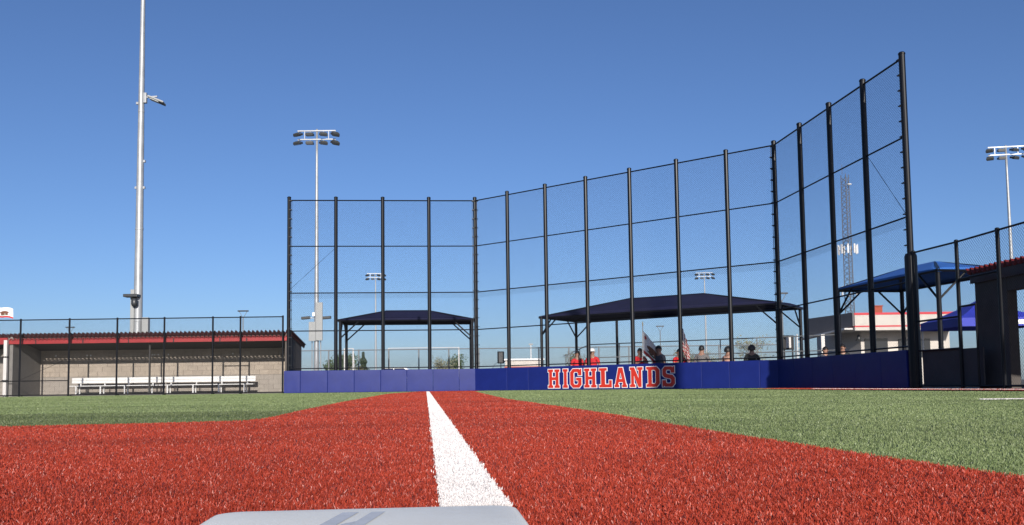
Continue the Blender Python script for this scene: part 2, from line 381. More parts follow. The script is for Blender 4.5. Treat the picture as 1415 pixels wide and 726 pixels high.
# ------------------------------------------------------------------ fences
def clip_wires(b, p0, p1, z0, z1, step=0.072, r=0.0019, off=0.0):
    """chain link between two plan points: two families of diagonal wires"""
    p0, p1 = Vector((p0[0], p0[1], 0)), Vector((p1[0], p1[1], 0)); d = p1 - p0; W = d.length; d /= W
    nrm = Vector((d.y, -d.x, 0)); H = z1 - z0
    for fam in (0, 1):
        c = -H + step * 0.3
        while c < W:
            # s = c + z (fam 0) or s = W - c - z
            za, zb = max(0, -c), min(H, W - c)
            if zb - za > 0.02:
                sa, sb = c + za, c + zb
                if fam: sa, sb = W - sa, W - sb
                o = nrm * (off + (0.002 if fam else -0.002))
                A = p0 + d*sa + o + Vector((0,0,z0+za)); B = p0 + d*sb + o + Vector((0,0,z0+zb))
                u = (B - A).normalized(); w1 = u.cross(nrm).normalized()*r; w2 = nrm*r
                b.add([A+w1, A-w1*.5+w2*.87, A-w1*.5-w2*.87, B+w1, B-w1*.5+w2*.87, B-w1*.5-w2*.87], [(0,1,4,3),(1,2,5,4),(2,0,3,5)])
            c += step
def post(t, p, z0, z1, r, m=None, dome=True, n=14, name='post'):
    b = MB(); prof = [(r, z0), (r, z1 - r*.6)]
    if dome: prof += [(r*1.12, z1-r*.6), (r*1.12, z1-r*.2), (r*.8, z1+r*.15), (r*.3, z1+r*.3)]
    b.lathe(prof, (p[0], p[1], 0), n); return b.build(name, m or M['black'], t, smooth=False)
def fence(t, pts, zt, rp=.035, rails=(), rr=.021, mesh=(0.05, None), m=None, mw=None, step=.072, wr=.0021, skip=()):
    m = m or M['black']; mw = mw or M['wire']
    for p in pts: post(t, p, 0, zt + .04, rp, m, n=10)
    for i in range(len(pts)-1):
        a, c = Vector(pts[i]), Vector(pts[i+1])
        for z in rails:
            b = MB(); b.tube((a.x, a.y, z), (c.x, c.y, z), rr, 8); b.build('rail', m, t)
        if i in skip: continue
        b = MB(); clip_wires(b, a, c, mesh[0], mesh[1] or zt, step, wr, off=.03); b.build('chain_link', mw, t)

# backstop
bs = thing('backstop', 'tall black chain link backstop in three angled sections behind the blue pads', 'backstop', (G[4].x, G[4].y, 0))
HP = 7.735; RAILS = (7.60, 5.77, 3.92, 2.43, 0.96)
for k, p in enumerate(G): post(bs, p, 0, HP, .072)
for k in range(15):
    for z in RAILS:
        b = MB(); b.tube(G3(k, z), G3(k+1, z), .021 if z != 7.60 else .024, 8); b.build('rail', M['black'], bs)
    b = MB()
    for (z0, z1) in ((.95, 3.92), (3.70, 7.60)):
        clip_wires(b, G[k], G[k+1], z0, z1, off=.03 if z0 < 1 else .036)
    b.build('chain_link', M['wire'], bs)
for k, side in ((0, 1), (4, -1), (4, 1), (11, -1), (15, -1)):       # tension bars with bands
    q = G[k + side]; d = (q - G[k]).normalized(); b = MB(); p = G[k] + d * .105
    b.bar((p.x, p.y, .96), (p.x, p.y, 7.6), .016, .006)
    z = 1.1
    while z < 7.6: b.bar((G[k].x, G[k].y, z), (G[k].x + d.x*.115, G[k].y + d.y*.115, z), .165, .024); z += .36
    b.build('tension_bar', M['black'], bs)
for k, a, c in ((0, 3.92, 5.77), (14, 5.77, 3.92)):
    b = MB(); b.tube(G3(k, a+.1), G3(k+1, c-.05), .006, 5); b.build('truss_rod', M['black'], bs)
# black wrap on the end post, where the low fence meets it
b = MB(); b.lathe([(.135, .012), (.135, 3.0), (.11, 3.06)], (G[15].x, G[15].y, 0), 16); b.build('post_wrap', M['black'], bs)

# padding
def vec3(p, z): return Vector((p.x, p.y, z))
PZ = 0.8825
pad = thing('backstop_padding', 'row of royal blue vinyl wall pads lettered in red below the backstop', 'wall pads', (G[4].x, G[4].y, 0))
def rounded_pad(w, h, th, bev=.007):
    """foam pad: the vinyl front is drawn in at the edges, bulges and ripples a little"""
    bm = bmesh.new(); nx, nz = 13, 10; rng = random.random; ph = [random.uniform(0, 6.28) for _ in range(4)]
    g = []
    for j in range(nz+1):
        for i in range(nx+1):
            u, v = i/nx, j/nz
            ring = lambda i, n, L: (0, .0075/L, .016/L)[i] if i < 3 else 1 - (0, .0075/L, .016/L)[n-i] if n-i < 3 else .016/L + (1-.032/L)*(i-2)/(n-4)
            uu, vv = ring(i, nx, w), ring(j, nz, h)
            e = min(uu*w, (1-uu)*w, vv*h, (1-vv)*h); rim = min(1, e/bev + .0); drop = (1 - math.sqrt(max(0, 1-(1-rim)**2)))*bev
            bul = .0045*(1-(2*uu-1)**4)*(1-(2*vv-1)**4) + .0016*math.sin(uu*5+ph[0])*math.sin(vv*4+ph[1]) + .0010*math.sin(uu*11+ph[2]+vv*3)*(1-vv)
            g.append(bm.verts.new(((uu-.5)*w, -th/2 + drop - (bul if rim >= 1 else 0), (vv-.5)*h)))
    W = nx+1
    for j in range(nz):
        for i in range(nx): bm.faces.new((g[j*W+i], g[j*W+i+1], g[(j+1)*W+i+1], g[(j+1)*W+i]))
    loop = [g[i] for i in range(W)] + [g[j*W+nx] for j in range(1, nz+1)] + [g[nz*W+i] for i in range(nx-1, -1, -1)] + [g[j*W] for j in range(nz-1, 0, -1)]
    bk = [bm.verts.new((v.co.x, th/2, v.co.z)) for v in loop]; n = len(loop)
    for i in range(n): bm.faces.new((loop[(i+1) % n], loop[i], bk[i], bk[(i+1) % n]))
    bm.faces.new(bk[::-1]); bmesh.ops.recalc_face_normals(bm, faces=bm.faces)
    me = bpy.data.meshes.new('pad'); bm.to_mesh(me); bm.free(); me.materials.append(M['pad'])
    for p in me.polygons: p.use_smooth = len(p.vertices) == 4 and abs(p.normal.y) > .5
    return me
def pads(A, B, ts, front=.14, th=.09):
    d = (B - A); L = d.length; d = d / L; n = Vector((d.y, -d.x))       # towards the field
    ang = math.atan2(d.y, d.x)
    for i in range(len(ts)-1):
        a, c = ts[i]*L, ts[i+1]*L; w = c - a - .005
        o = bpy.data.objects.new('pad', rounded_pad(w, PZ - .02, th)); col.objects.link(o); o.parent = pad
        ctr = A + d*(a+c)/2 + n*(front - th/2 + random.uniform(-.002, .002))
        o.location = Vector((ctr.x, ctr.y, .016 + (PZ-.02)/2)) - Vector(pad['org'])
        o.rotation_euler = (random.uniform(-.010, .010), 0, ang + random.uniform(-.006, .006))
A, B = CORN[0]; pads(A, B, [on_seg(x, A, B) for x in (393,415.6,453,489.8,526.3,562.3,598.4,634.4)] + [1.006])
OFF = lambda A, B, f: [p + Vector(((B-A).y, -(B-A).x)).normalized()*f for p in (A, B)]
A, B = CORN[1]; MSEAM = [on_seg(x, *OFF(A, B, .14)) for x in (700.4,730,764,800,838,879,923,969.6,1008,1050)]
pads(A, B, [-0.006] + MSEAM + [1.0])
A, B = CORN[2]; pads(A, B, [0.0 + .012] + [k/6 for k in range(1, 6)] + [.985])
LET = {
 'H': ([(0,0),(.44,0),(.44,.14),(.35,.14),(.35,.42),(.65,.42),(.65,.14),(.56,.14),(.56,0),(1,0),(1,.14),(.91,.14),(.91,.86),(1,.86),(1,1),(.56,1),(.56,.86),(.65,.86),(.65,.58),(.35,.58),(.35,.86),(.44,.86),(.44,1),(0,1),(0,.86),(.09,.86),(.09,.14),(0,.14)], []),
 'I': ([(0,0),(1,0),(1,.14),(.8,.14),(.8,.86),(1,.86),(1,1),(0,1),(0,.86),(.2,.86),(.2,.14),(0,.14)], []),
 'G': ([(.24,0),(.8,0),(1,.16),(1,.53),(.52,.53),(.52,.38),(.70,.38),(.70,.24),(.63,.17),(.38,.17),(.31,.24),(.31,.76),(.38,.83),(.63,.83),(.70,.76),(.70,.65),(1,.65),(1,1),(.88,1),(.84,.95),(.76,1),(.24,1),(0,.82),(0,.18)], []),
 'L': ([(0,0),(1,0),(1,.37),(.78,.37),(.78,.16),(.47,.16),(.47,.86),(.62,.86),(.62,1),(0,1),(0,.86),(.15,.86),(.15,.14),(0,.14)], []),
 'A': ([(0,0),(.38,0),(.38,.13),(.31,.13),(.345,.26),(.655,.26),(.69,.13),(.62,.13),(.62,0),(1,0),(1,.13),(.94,.13),(.67,1),(.33,1),(.06,.13),(0,.13)], [(.395,.42),(.5,.76),(.605,.42)]),
 'N': ([(0,0),(.42,0),(.42,.14),(.32,.14),(.32,.58),(.66,0),(.9,0),(.9,.86),(1,.86),(1,1),(.58,1),(.58,.86),(.68,.86),(.68,.44),(.35,1),(0,1),(0,.86),(.1,.86),(.1,.14),(0,.14)], []),
 'D': ([(0,0),(.78,0),(1,.17),(1,.83),(.78,1),(0,1),(0,.86),(.13,.86),(.13,.14),(0,.14)], [(.41,.16),(.41,.84),(.63,.84),(.71,.76),(.71,.24),(.63,.16)]),
 'S': ([(.0,.0),(.11,.0),(.15,.05),(.22,0),(.8,0),(1,.16),(1,.44),(.82,.58),(.38,.63),(.31,.68),(.31,.77),(.38,.83),(.61,.83),(.69,.77),(.69,.68),(.98,.68),(.98,1),(.87,1),(.83,.95),(.76,1),(.22,1),(.02,.85),(.02,.57),(.2,.45),(.62,.40),(.70,.35),(.70,.23),(.63,.17),(.37,.17),(.30,.23),(.30,.33),(0,.33)], []),
}
def offset_poly(P, w):
    n = len(P); out = []
    for i in range(n):
        a, b_, c = Vector(P[i-1]), Vector(P[i]), Vector(P[(i+1) % n])
        d1, d2 = (b_-a).normalized(), (c-b_).normalized(); n1, n2 = Vector((d1.y, -d1.x)), Vector((d2.y, -d2.x))
        k = n1 + n2; k = k / max(.35, k.dot(n1)) if k.length > 1e-4 else n1
        out.append(tuple(b_ + k*w))
    return out
def letters():
    A, B = CORN[1]; d = B - A; L = d.length; d = d / L; n = Vector((d.y, -d.x))
    z0, z1 = .088, .768
    for ch, xa, xb in (('H',756.8,773.9),('I',777.2,785.2),('G',787.2,804.2),('H',806.6,824.8),('L',827.2,846),('A',848.3,866.8),('N',869.6,889),('D',892.4,912.3),('S',914.3,933.3)):
        a, c = on_seg(xa, *OFF(A, B, .155))*L, on_seg(xb, *OFF(A, B, .155))*L; ow = .021; a += ow; c -= ow
        out, hole = LET[ch]
        O = [(a+(c-a)*x, z0+(z1-z0)*y) for x, y in out]; Hh = [(a+(c-a)*x, z0+(z1-z0)*y) for x, y in hole]
        def shape(loops, f0, f1, name, m, parent):
            b = MB(); flat = [p for lp in loops for p in lp]
            tri = tessellate_polygon([[Vector((x, z, 0)) for x, z in lp] for lp in loops])
            P = lambda s, z, f: vec3(A + d*s + n*f, z)
            fs = []
            for t in tri:
                q = [Vector(flat[i]) for i in t]
                cr = (q[1]-q[0]).x*(q[2]-q[0]).y - (q[1]-q[0]).y*(q[2]-q[0]).x
                fs.append(tuple(t) if cr > 0 else tuple(reversed(t)))
            b.add([P(s, z, f1) for s, z in flat], fs)
            for lp in loops:
                k = len(lp); b.add([P(s, z, f1) for s, z in lp] + [P(s, z, f0) for s, z in lp], [(i, k+i, k+(i+1) % k, (i+1) % k) for i in range(k)])
            return b.build(name, m, parent)
        lo = shape([O] + ([Hh] if Hh else []), .155, .158, 'letter', M['red'], pad)
        OO = offset_poly(O, ow); HH = offset_poly(Hh, ow) if Hh else None
        shape([OO] + ([HH] if HH else []), .138, .1545, 'letter_outline', M['white'], lo)
letters()

# left dugout fence
def px_on_y(px, Y, py=440): return at(px, py, Y).x
FY = 35.8
fx = [px_on_y(x, FY) for x in (-40, 29, 96.4, 162.4, 227.4, 294.3, 332.4, 391)]
lf = thing('dugout_fence', 'black chain link fence in front of the red roofed dugout with the white bench', 'fence', (fx[4], FY, 0))
fence(lf, [(x, FY) for x in fx], 3.02, rp=.036, rails=(3.02, .06), step=.072)
b = MB(); b.tube((fx[5], FY, 2.0), (fx[6], FY, 2.0), .02, 8); b.build('gate_rail', M['black'], lf)
b = MB(); b.tube((fx[0], FY, .62), (fx[1], FY, .62), .02, 8); b.build('brace_rail', M['black'], lf)
b = MB(); b.tube((fx[1], FY, .62), (fx[2], FY, .62), .018, 8); b.build('brace_rail', M['black'], lf)
b = MB(); b.tube((fx[1], FY, .65), (fx[2], FY, 1.5), .006, 6); b.build('truss_rod', M['black'], lf)

# right low fence and gate
rp = [Vector((9.07, 20.42)), Vector((9.30, 18.9)), Vector((9.39, 17.45)), Vector((9.50, 15.9)), Vector((9.62, 14.3)), Vector((9.74, 12.7)), Vector((9.86, 11.1)), Vector((9.98, 9.5))]
rf = thing('side_fence', 'black chain link fence with a gate beside the dark dugout', 'fence', (9.3, 18.9, 0))
fence(rf, [tuple(p) for p in rp], 3.06, rp=.04, rails=(3.06, .06))
gd = (rp[1]-rp[0]).normalized()
for z in (1.50, .84):
    b = MB(); b.tube((*rp[0], z), (*rp[1], z), .022, 8); b.build('gate_rail', M['black'], rf)
b = MB(); q = rp[1] + (rp[2]-rp[1])*.42
b.tube((q.x, q.y, .05), (q.x, q.y, 1.72), .024, 8); b.build('gate_stile', M['black'], rf)
b = MB(); b.tube((*rp[1], 1.70), (q.x, q.y, 1.70), .022, 8); b.build('gate_rail', M['black'], rf)
b = MB(); b.tube((*rp[1], 2.27), (*rp[2], 2.27), .022, 8); b.build('gate_rail', M['black'], rf)
nn = Vector((gd.y, -gd.x)) * -.07
b = MB(); b.bar((rp[0].x-nn.x+.14, rp[0].y-nn.y-.1, .45), (rp[2].x-nn.x+.1, rp[2].y-nn.y+.8, .45), .03, .76); b.build('low_panel', mat('dark_panel', (.05,.05,.055), .7, var=.2, vscale=3), rf)

# ------------------------------------------------------------------ dugouts
def block_wall(b, x0, x1, y, z0, z1, bw=.398, bh=.198, gap=.007, depth=.02, rough=0):
    """courses of blocks facing -y"""
    z = z0; row = 0
    while z < z1 - .03:
        h = min(bh, z1 - z); x = x0 - (bw/2 if row % 2 else 0)
        while x < x1 - .02:
            a, c = max(x, x0), min(x + bw, x1)
            if c - a > .03:
                dd = depth + (random.uniform(-.006, .006) if rough else random.uniform(-.001, .001))
                b.box((a + gap/2, y - dd, z + gap/2), (c - gap/2, y + .02, z + h - gap/2))
            x += bw
        z += bh; row += 1
DY0, DY1 = 36.02, 38.2; DX0, DX1 = px_on_y(10.6, 36.0), -8.98
ld_ = thing('dugout', 'open dugout with beige block wall and red corrugated roof behind the fence', 'dugout', ((DX0+DX1)/2, DY0, 0))
b = MB(); b.box((DX0, DY1+.02, 0), (DX1, DY1+.2, 1.98)); b.build('back_wall', M['mortar'], ld_)
b = MB(); block_wall(b, DX0+.22, DX1-.02, DY1+.018, .0, .80); b.build('smooth_block_courses', M['blocks'], ld_, kind='stuff')
b = MB(); block_wall(b, DX0+.22, DX1-.02, DY1+.018, .80, 1.96, rough=1, depth=.028); b.build('split_face_block_courses', M['block'], ld_, kind='stuff')
def side_wall(x0, x1, m, name='side_wall'):
    b = MB(); P = [(DY0+.06, 0), (DY1+.019, 0), (DY1+.019, 1.97), (DY0+.06, 2.38)]
    b.add([(x0, y, z) for y, z in P] + [(x1, y, z) for y, z in P], [(0,1,2,3),(7,6,5,4),(0,4,5,1),(1,5,6,2),(2,6,7,3),(3,7,4,0)])
    return b.build(name, m, ld_)
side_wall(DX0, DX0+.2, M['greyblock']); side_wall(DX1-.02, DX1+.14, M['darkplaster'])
b = MB(); b.box((DX0+.2, DY0+.06, 0.0), (DX1-.02, DY1, .06)); b.build('floor_slab', M['slab'], ld_)
def corrugated(b, p, d, L, back, z0, z1, pitch=.168, amp=.042, th=.012):
    """sheet whose waves run from p along d; back = vector to the low rear edge"""
    n = int(L/pitch)*8; rows = []
    for e, zz in ((Vector((0,0,0)), z0), (Vector(back), z1)):
        for k in range(n+1):
            s = L*k/n; w = math.cos(2*math.pi*s/pitch); w = math.copysign(abs(w)**.7, w)*amp
            rows.append(Vector(p) + Vector(d)*s + e + Vector((0,0,zz+w)))
    m_ = n+1; top = rows; bot = [v - Vector((0,0,th)) for v in rows]; o = len(top)
    fs = []
    for k in range(n):
        fs += [(k, k+1, m_+k+1, m_+k), (o+k+1, o+k, o+m_+k, o+m_+k+1), (k+1, k, o+k, o+k+1)]
    b.add(top+bot, fs)
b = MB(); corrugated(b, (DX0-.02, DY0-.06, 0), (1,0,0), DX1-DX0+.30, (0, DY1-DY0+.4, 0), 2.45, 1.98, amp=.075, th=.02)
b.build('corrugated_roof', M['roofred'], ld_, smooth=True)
b = MB(); corrugated(b, (DX0-.02, DY0-.03, 0), (1,0,0), DX1-DX0+.30, (0, .25, 0), 2.275, 2.26, amp=.040, th=.03)
b.build('eave_closure', M['closure'], ld_, smooth=True)
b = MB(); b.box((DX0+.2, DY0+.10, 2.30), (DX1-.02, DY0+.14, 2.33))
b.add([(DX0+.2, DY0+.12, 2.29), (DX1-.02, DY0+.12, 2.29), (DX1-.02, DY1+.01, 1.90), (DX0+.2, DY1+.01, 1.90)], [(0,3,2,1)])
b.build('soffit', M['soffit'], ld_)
fjx = [DX0-.02] + [px_on_y(x, 36.0) for x in (50, 115, 178, 240, 304, 341)] + [DX1+.16]
for i in range(len(fjx)-1):
    b = MB(); b.box((fjx[i]+.025, DY0-.012, 2.085), (fjx[i+1]-.025, DY0+.05, 2.235)); b.build('fascia_board', M['fascia'], ld_, bevel=.004)
for x in fjx[1:-1]:
    b = MB(); b.box((x-.024, DY0-.004, 2.075), (x+.024, DY0+.05, 2.24)); b.build('bracket', M['roofred'], ld_)
for px in (208,):
    x = px_on_y(px, 36.3); b = MB(); b.box((x-.03, 36.26, .06), (x+.03, 36.32, 2.26)); b.build('roof_column', M['soffit'], ld_)
for px in (78, 121, 126, 211, 214, 219, 233, 322):      # small ceiling lamps and outlets
    x = px_on_y(px, DY1-.05); z = 1.66
    b = MB(); b.box((x-.022, DY1-.03, z), (x+.022, DY1-.012, z+.05)); b.build('outlet', M['white'], ld_)
# neighbouring dugout bay at the left and pale gate post
pp = at(8, 480, 35.9); b = MB(); b.box((pp.x-.065, 35.86, .004), (pp.x+.065, 35.99, 2.24))
gp = thing('gate_post', 'pale square post with black hinge bands beside the dugout end wall', 'post', (pp.x, 35.92, 0))
b.build('shaft', M['palepost'], gp, bevel=.01)
for z in (1.55, .62):
    b = MB(); b.box((pp.x-.10, 35.845, z), (pp.x+.07, 36.0, z+.05)); b.build('hinge_band', M['black'], gp)
sh = thing('storage_shed', 'red roofed shed with grey block wall at the dugout end beyond the pale post', 'shed', (-22.3, 36.1, 0))
b = MB(); b.box((-24.5, 38.0, 0), (pp.x-.12, 38.2, 2.0)); b.build('wall', M['mortar'], sh)
b = MB(); block_wall(b, -24.5, pp.x-.12, 37.998, 0, 1.98); b.build('block_courses', M['blocks'], sh, kind='stuff')
b = MB(); corrugated(b, (-24.5, 35.97, 0), (1,0,0), 24.5+DX0-.05, (0, 2.6, 0), 2.45, 2.0, amp=.075, th=.02); b.build('corrugated_roof', M['roofred'], sh, smooth=True)
b = MB(); b.box((-24.5, 36.0, 2.085), (pp.x+.0, 36.05, 2.34)); b.build('fascia_board', M['fascia'], sh)
b = MB(); b.box((-24.5, 36.2, 0), (-24.3, 37.99, 2.0)); b.build('side_wall', M['greyblock'], sh)

def bench(x0, x1, lab):
    y = 37.35; t = thing('bench', lab, 'bench', ((x0+x1)/2, y, .06), group='white benches in the dugout')
    for k in range(2):
        b = MB(); b.box((x0, y-.26+k*.17, .385), (x1, y-.10+k*.17, .42)); b.build('seat_plank', M['alu'], t, bevel=.006)
    for z in (.515, .63):
        b = MB(); b.box((x0, y+.125, z), (x1, y+.160, z+.108)); b.build('back_plank', M['alu'], t, bevel=.006)
    n = 4
    for k in range(n):
        x = x0 + .35 + (x1-x0-.7)*k/(n-1)
        b = MB(); b.box((x-.025, y-.25, .06), (x+.025, y-.2, .384)); b.box((x-.025, y+.05, .06), (x+.025, y+.1, .384)); b.box((x-.024, y-.28, .06), (x+.024, y+.2, .085))
        b.box((x-.024, y-.24, .345), (x+.024, y+.18, .383)); b.box((x-.023, y+.161, .345), (x+.023, y+.196, .73))
        b.build('leg', M['alu'], t)
bx = [px_on_y(x, 37.4) for x in (100, 223, 224.5, 353)]
bench(bx[0], bx[1], 'long white metal bench with backrest on the side towards the pale gate post')
bench(bx[2], bx[3], 'long white metal bench with backrest on the side towards the blue pads')

# right dugout
rd = thing('dugout', 'dark shaded dugout with red corrugated roof behind the side fence', 'dugout', (10.0, 17.5, 0))
EX = lambda Y: 9.62 + (19.4 - Y)*.075           # front line runs along the fence
b = MB(); P = [(EX(18.92), 18.92), (EX(17.85), 17.85), (EX(17.85)+.2, 17.87), (EX(18.92)+.2, 18.92)]
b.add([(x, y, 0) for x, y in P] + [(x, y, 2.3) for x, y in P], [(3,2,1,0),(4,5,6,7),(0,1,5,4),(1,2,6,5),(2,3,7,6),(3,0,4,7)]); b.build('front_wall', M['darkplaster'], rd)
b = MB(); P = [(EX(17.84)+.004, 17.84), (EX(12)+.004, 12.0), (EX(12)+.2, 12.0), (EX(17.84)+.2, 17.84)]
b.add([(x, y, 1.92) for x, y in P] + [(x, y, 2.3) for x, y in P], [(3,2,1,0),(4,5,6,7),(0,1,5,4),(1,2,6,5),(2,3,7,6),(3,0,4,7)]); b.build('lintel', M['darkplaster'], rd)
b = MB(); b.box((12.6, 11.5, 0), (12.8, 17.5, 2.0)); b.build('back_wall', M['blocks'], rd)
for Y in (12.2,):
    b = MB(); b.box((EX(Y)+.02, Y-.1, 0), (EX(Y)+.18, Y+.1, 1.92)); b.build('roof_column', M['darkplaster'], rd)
dv = Vector((EX(11.8)-EX(19.05), 11.8-19.05, 0)); LL = dv.length; dv = dv/LL
b = MB(); corrugated(b, (EX(19.05)-.10, 19.05, 0), dv, LL, (3.0, 0, 0), 2.46, 2.12, amp=.06, th=.02); b.build('corrugated_roof', M['closure'], rd, smooth=True)
b = MB(); P0 = Vector((EX(19.0)-.03, 19.0)); P1 = Vector((EX(11.9)-.03, 11.9)); b.bar((*P0, 2.29), (*P1, 2.29), .04, .21); b.build('fascia_board', M['roofred'], rd)
rb = thing('bench', 'white metal bench inside the dark dugout by the side fence', 'bench', (12.0, 14.6, .0))
b = MB(); b.box((11.8, 12.2, .42), (12.15, 17.0, .46)); b.build('seat_plank', M['alu'], rb)
b = MB(); b.box((12.22, 12.2, .58), (12.26, 17.0, .82)); b.build('back_plank', M['alu'], rb)
for Y in (12.6, 14.6, 16.6):
    b = MB(); b.box((11.85, Y-.03, 0), (11.9, Y+.03, .42)); b.box((12.08, Y-.03, 0), (12.13, Y+.03, .42)); b.box((12.17, Y-.03, 0), (12.22, Y+.03, .8)); b.box((11.85, Y-.025, .38), (12.2, Y+.025, .418)); b.build('leg', M['alu'], rb)

# ------------------------------------------------------------------ light towers
def light_tower(h=24.0, r0=.25, r1=.095, low=()):
    t = thing('light_tower', '', 'light tower', (0,0,0), local=True)
    b = MB(); hs = [0, h*.16, h*.16, h*.36, h*.36, h*.62, h*.62, h]; 
    rr = lambda z: r0 + (r1-r0)*z/h
    prof = [(rr(z), z) for z in np.linspace(0, h, 9)]
    b.lathe(prof, n=18); b.build('pole', M['galv'], t, smooth=True)
    for z in hs[1:-1:2]:
        b = MB(); b.lathe([(rr(z)*1.0, z-.12), (rr(z)*1.06, z-.1), (rr(z)*1.06, z), (rr(z)*.98, z+.02)], n=18); b.build('slip_joint', M['galv'], t)
    b = MB(); b.lathe([(r0*1.5, 0), (r0*1.5, .05), (r0*1.05, .06), (r0*1.05, .5)], n=16); b.build('base_plate', M['galv'], t)
    for z in (h-.18, h-.98):
        b = MB(); b.box((-1.75, -.16, z-.05), (1.75, -.06, z+.05)); b.build('crossarm', M['galv'], t)
    for x in (-1.1, 1.1):
        b = MB(); b.box((x-.03, -.14, h-.92), (x+.03, -.08, h-.24)); b.build('strut', M['galv'], t)
    for i, z in enumerate((h-.18, h-.98)):
        for j, x in enumerate((-1.66, -.58, .66, 1.74)):
            a = [-.5, -.08, .42, .62][j] + (.1 if i else 0); tilt = [.32, .12, .3, .45][j]
            R3 = Matrix.Rotation(a, 3, 'Z') @ Matrix.Rotation(tilt, 3, 'X')
            c = Vector((x, -.35, z-.42))
            b = MB(); b.obox(c, R3 @ Vector((.34,0,0)), R3 @ Vector((0,.30,.0)), R3 @ Vector((0,0,.10))); fx_ = b.build('lamp_housing', M['darkfix'], t, bevel=.02)
            b = MB(); b.obox(c + R3 @ Vector((0,-.05,.16)), R3 @ Vector((.31,0,0)), R3 @ Vector((0,.22,.03)), R3 @ Vector((0,0,.03))); b.build('heat_sink', M['fixtop'], fx_)
            b = MB(); b.obox(c + R3 @ Vector((.02,-.12,-.13)), R3 @ Vector((.30,0,0)), R3 @ Vector((0,.16,0)), R3 @ Vector((0,0,.018))); b.build('visor', M['darkfix'], fx_)
            b = MB(); b.bar((x, -.12, z-.04), c + Vector((0,.06,.12)), .05, .05); b.build('bracket', M['galv'], fx_)
    return t
proto = light_tower()
def place_tower(o, px, py_top, Y, lab, rz=0, h=24.0):
    p = at(px, py_top, Y); o.location = (p.x, Y, 0); o.rotation_euler.z = rz; o['label'] = lab; o['category'] = 'light tower'; o['group'] = 'stadium light towers'
    return o
# mid tower behind the backstop
t2 = place_tower(proto, 438, 171, 82.5, 'tall steel light tower behind the backstop with grey cabinets and low floodlights')
t3 = place_tower(copy_tree(proto), 1389, 192, 91.5, 'tall steel light tower beyond the dark dugout and side fence', rz=-.15)
t4 = place_tower(copy_tree(proto), 519, 374, 188, 'far light tower seen above the small navy shade canopy', rz=.1)
t5 = place_tower(copy_tree(proto), 973, 373, 194, 'far light tower seen above the long navy shade canopy', rz=-.1)
t1 = place_tower(copy_tree(proto), 194, 230, 47, 'nearest tall steel light tower right behind the red roofed dugout')
tp = copy_tree(proto); q = Vector((5.10, 30.69)) + Vector((SD.x, SD.y)).normalized()*30  # unseen tower, placed and widened to cast a shadow across the last letters
tp.location = (q.x, q.y, 0); tag(tp, 'unseen light tower added beside the side fence to shade the last pad letters', 'light tower', 'stadium light towers'); tp.scale = (2.1, 2.1, 1.0)
def extra(root, fn, name, m, **k):
    b = MB(); fn(b); o = b.build(name, m, None, **k); o.parent = root; return o
extra(t2, lambda b: b.box((.02, -.42, 4.5), (.62, -.26, 7.95)), 'cabinet', M['cabinet'], bevel=.02)
extra(t2, lambda b: b.box((-.62, -.40, 4.45), (0, -.28, 6.2)), 'cabinet', M['cabinet'], bevel=.02)
extra(t2, lambda b: b.box((-.30, -.42, 6.7), (-.06, -.28, 7.05)), 'camera_box', M['white'], bevel=.02)
extra(t2, lambda b: (b.bar((-1.2, -.05, 6.58), (1.2, -.05, 6.58), .09, .09)), 'floodlight_arm', M['galv'])
for s in (-1, 1):
    extra(t2, lambda b: b.obox((s*.95, -.1, 6.58), (.38, 0, .03), (0, .22, 0), (0, 0, .12)), 'floodlight', M['darkfix'], bevel=.03)
extra(t2, lambda b: b.tube((-.42, 0.1, 0), (-.42, 0.1, 4.5), .05, 8), 'conduit', M['galv'])
extra(t2, lambda b: b.tube((.36, 0.1, 0), (.36, 0.1, 4.5), .05, 8), 'conduit', M['galv'])
# details of the nearest tower
for s, z in ((-1, 15.2), (1, 12.1), (-1, 10.7), (1, 10.7)):
    extra(t1, lambda b: b.box((s*.2-.06, -.06, z), (s*.2+.06, .06, z+.12)), 'step_lug', M['galv'])
extra(t1, lambda b: b.bar((.12, -.05, 15.55), (.85, -.05, 15.60), .07, .07), 'lamp_arm', M['galv'])
extra(t1, lambda b: b.box((.14, -.14, 15.25), (.30, .05, 15.8)), 'arm_clamp', M['galv'], bevel=.02)
Rt = Matrix.Rotation(.40, 3, 'Y') @ Matrix.Rotation(-.10, 3, 'X')
lamp = extra(t1, lambda b: b.obox((.86, -.15, 15.36), Rt @ Vector((.46,0,0)), Rt @ Vector((0,.26,0)), Rt @ Vector((0,0,.05))), 'lamp_housing', M['lampgrey'], bevel=.05)
extra(lamp, lambda b: b.obox(Vector((.84, -.16, 15.36)) + Rt @ Vector((-.05,0,-.06)), Rt @ Vector((.26,0,0)), Rt @ Vector((0,.17,0)), Rt @ Vector((0,0,.014))), 'lens', M['lens'])
extra(lamp, lambda b: b.obox(Vector((.86, -.15, 15.36)) + Rt @ Vector((0.33,0,-.055)), Rt @ Vector((.13,0,0)), Rt @ Vector((0,.24,0)), Rt @ Vector((0,0,.008))), 'baffle', M['darkfix'])
extra(t1, lambda b: b.obox((-.18, -.36, 5.06), (.36, 0, 0), (0, .25, 0), (0, 0, .075)), 'floodlight', M['darkfix'], bevel=.02)
extra(t1, lambda b: b.lathe([(.12, 0), (.16, .1), (.16, .35), (.05, .42)], (-.02, -.42, 4.52), 12), 'security_camera', M['darkfix'], smooth=True)
extra(t1, lambda b: b.box((-.30, -.28, 2.6), (-.10, -.05, 5.4)), 'cable_duct', M['cabinet'], bevel=.02)
extra(t1, lambda b: b.box((.29, -.24, 2.2), (.62, .05, 3.95)), 'cabinet', M['cabinet'], bevel=.02)

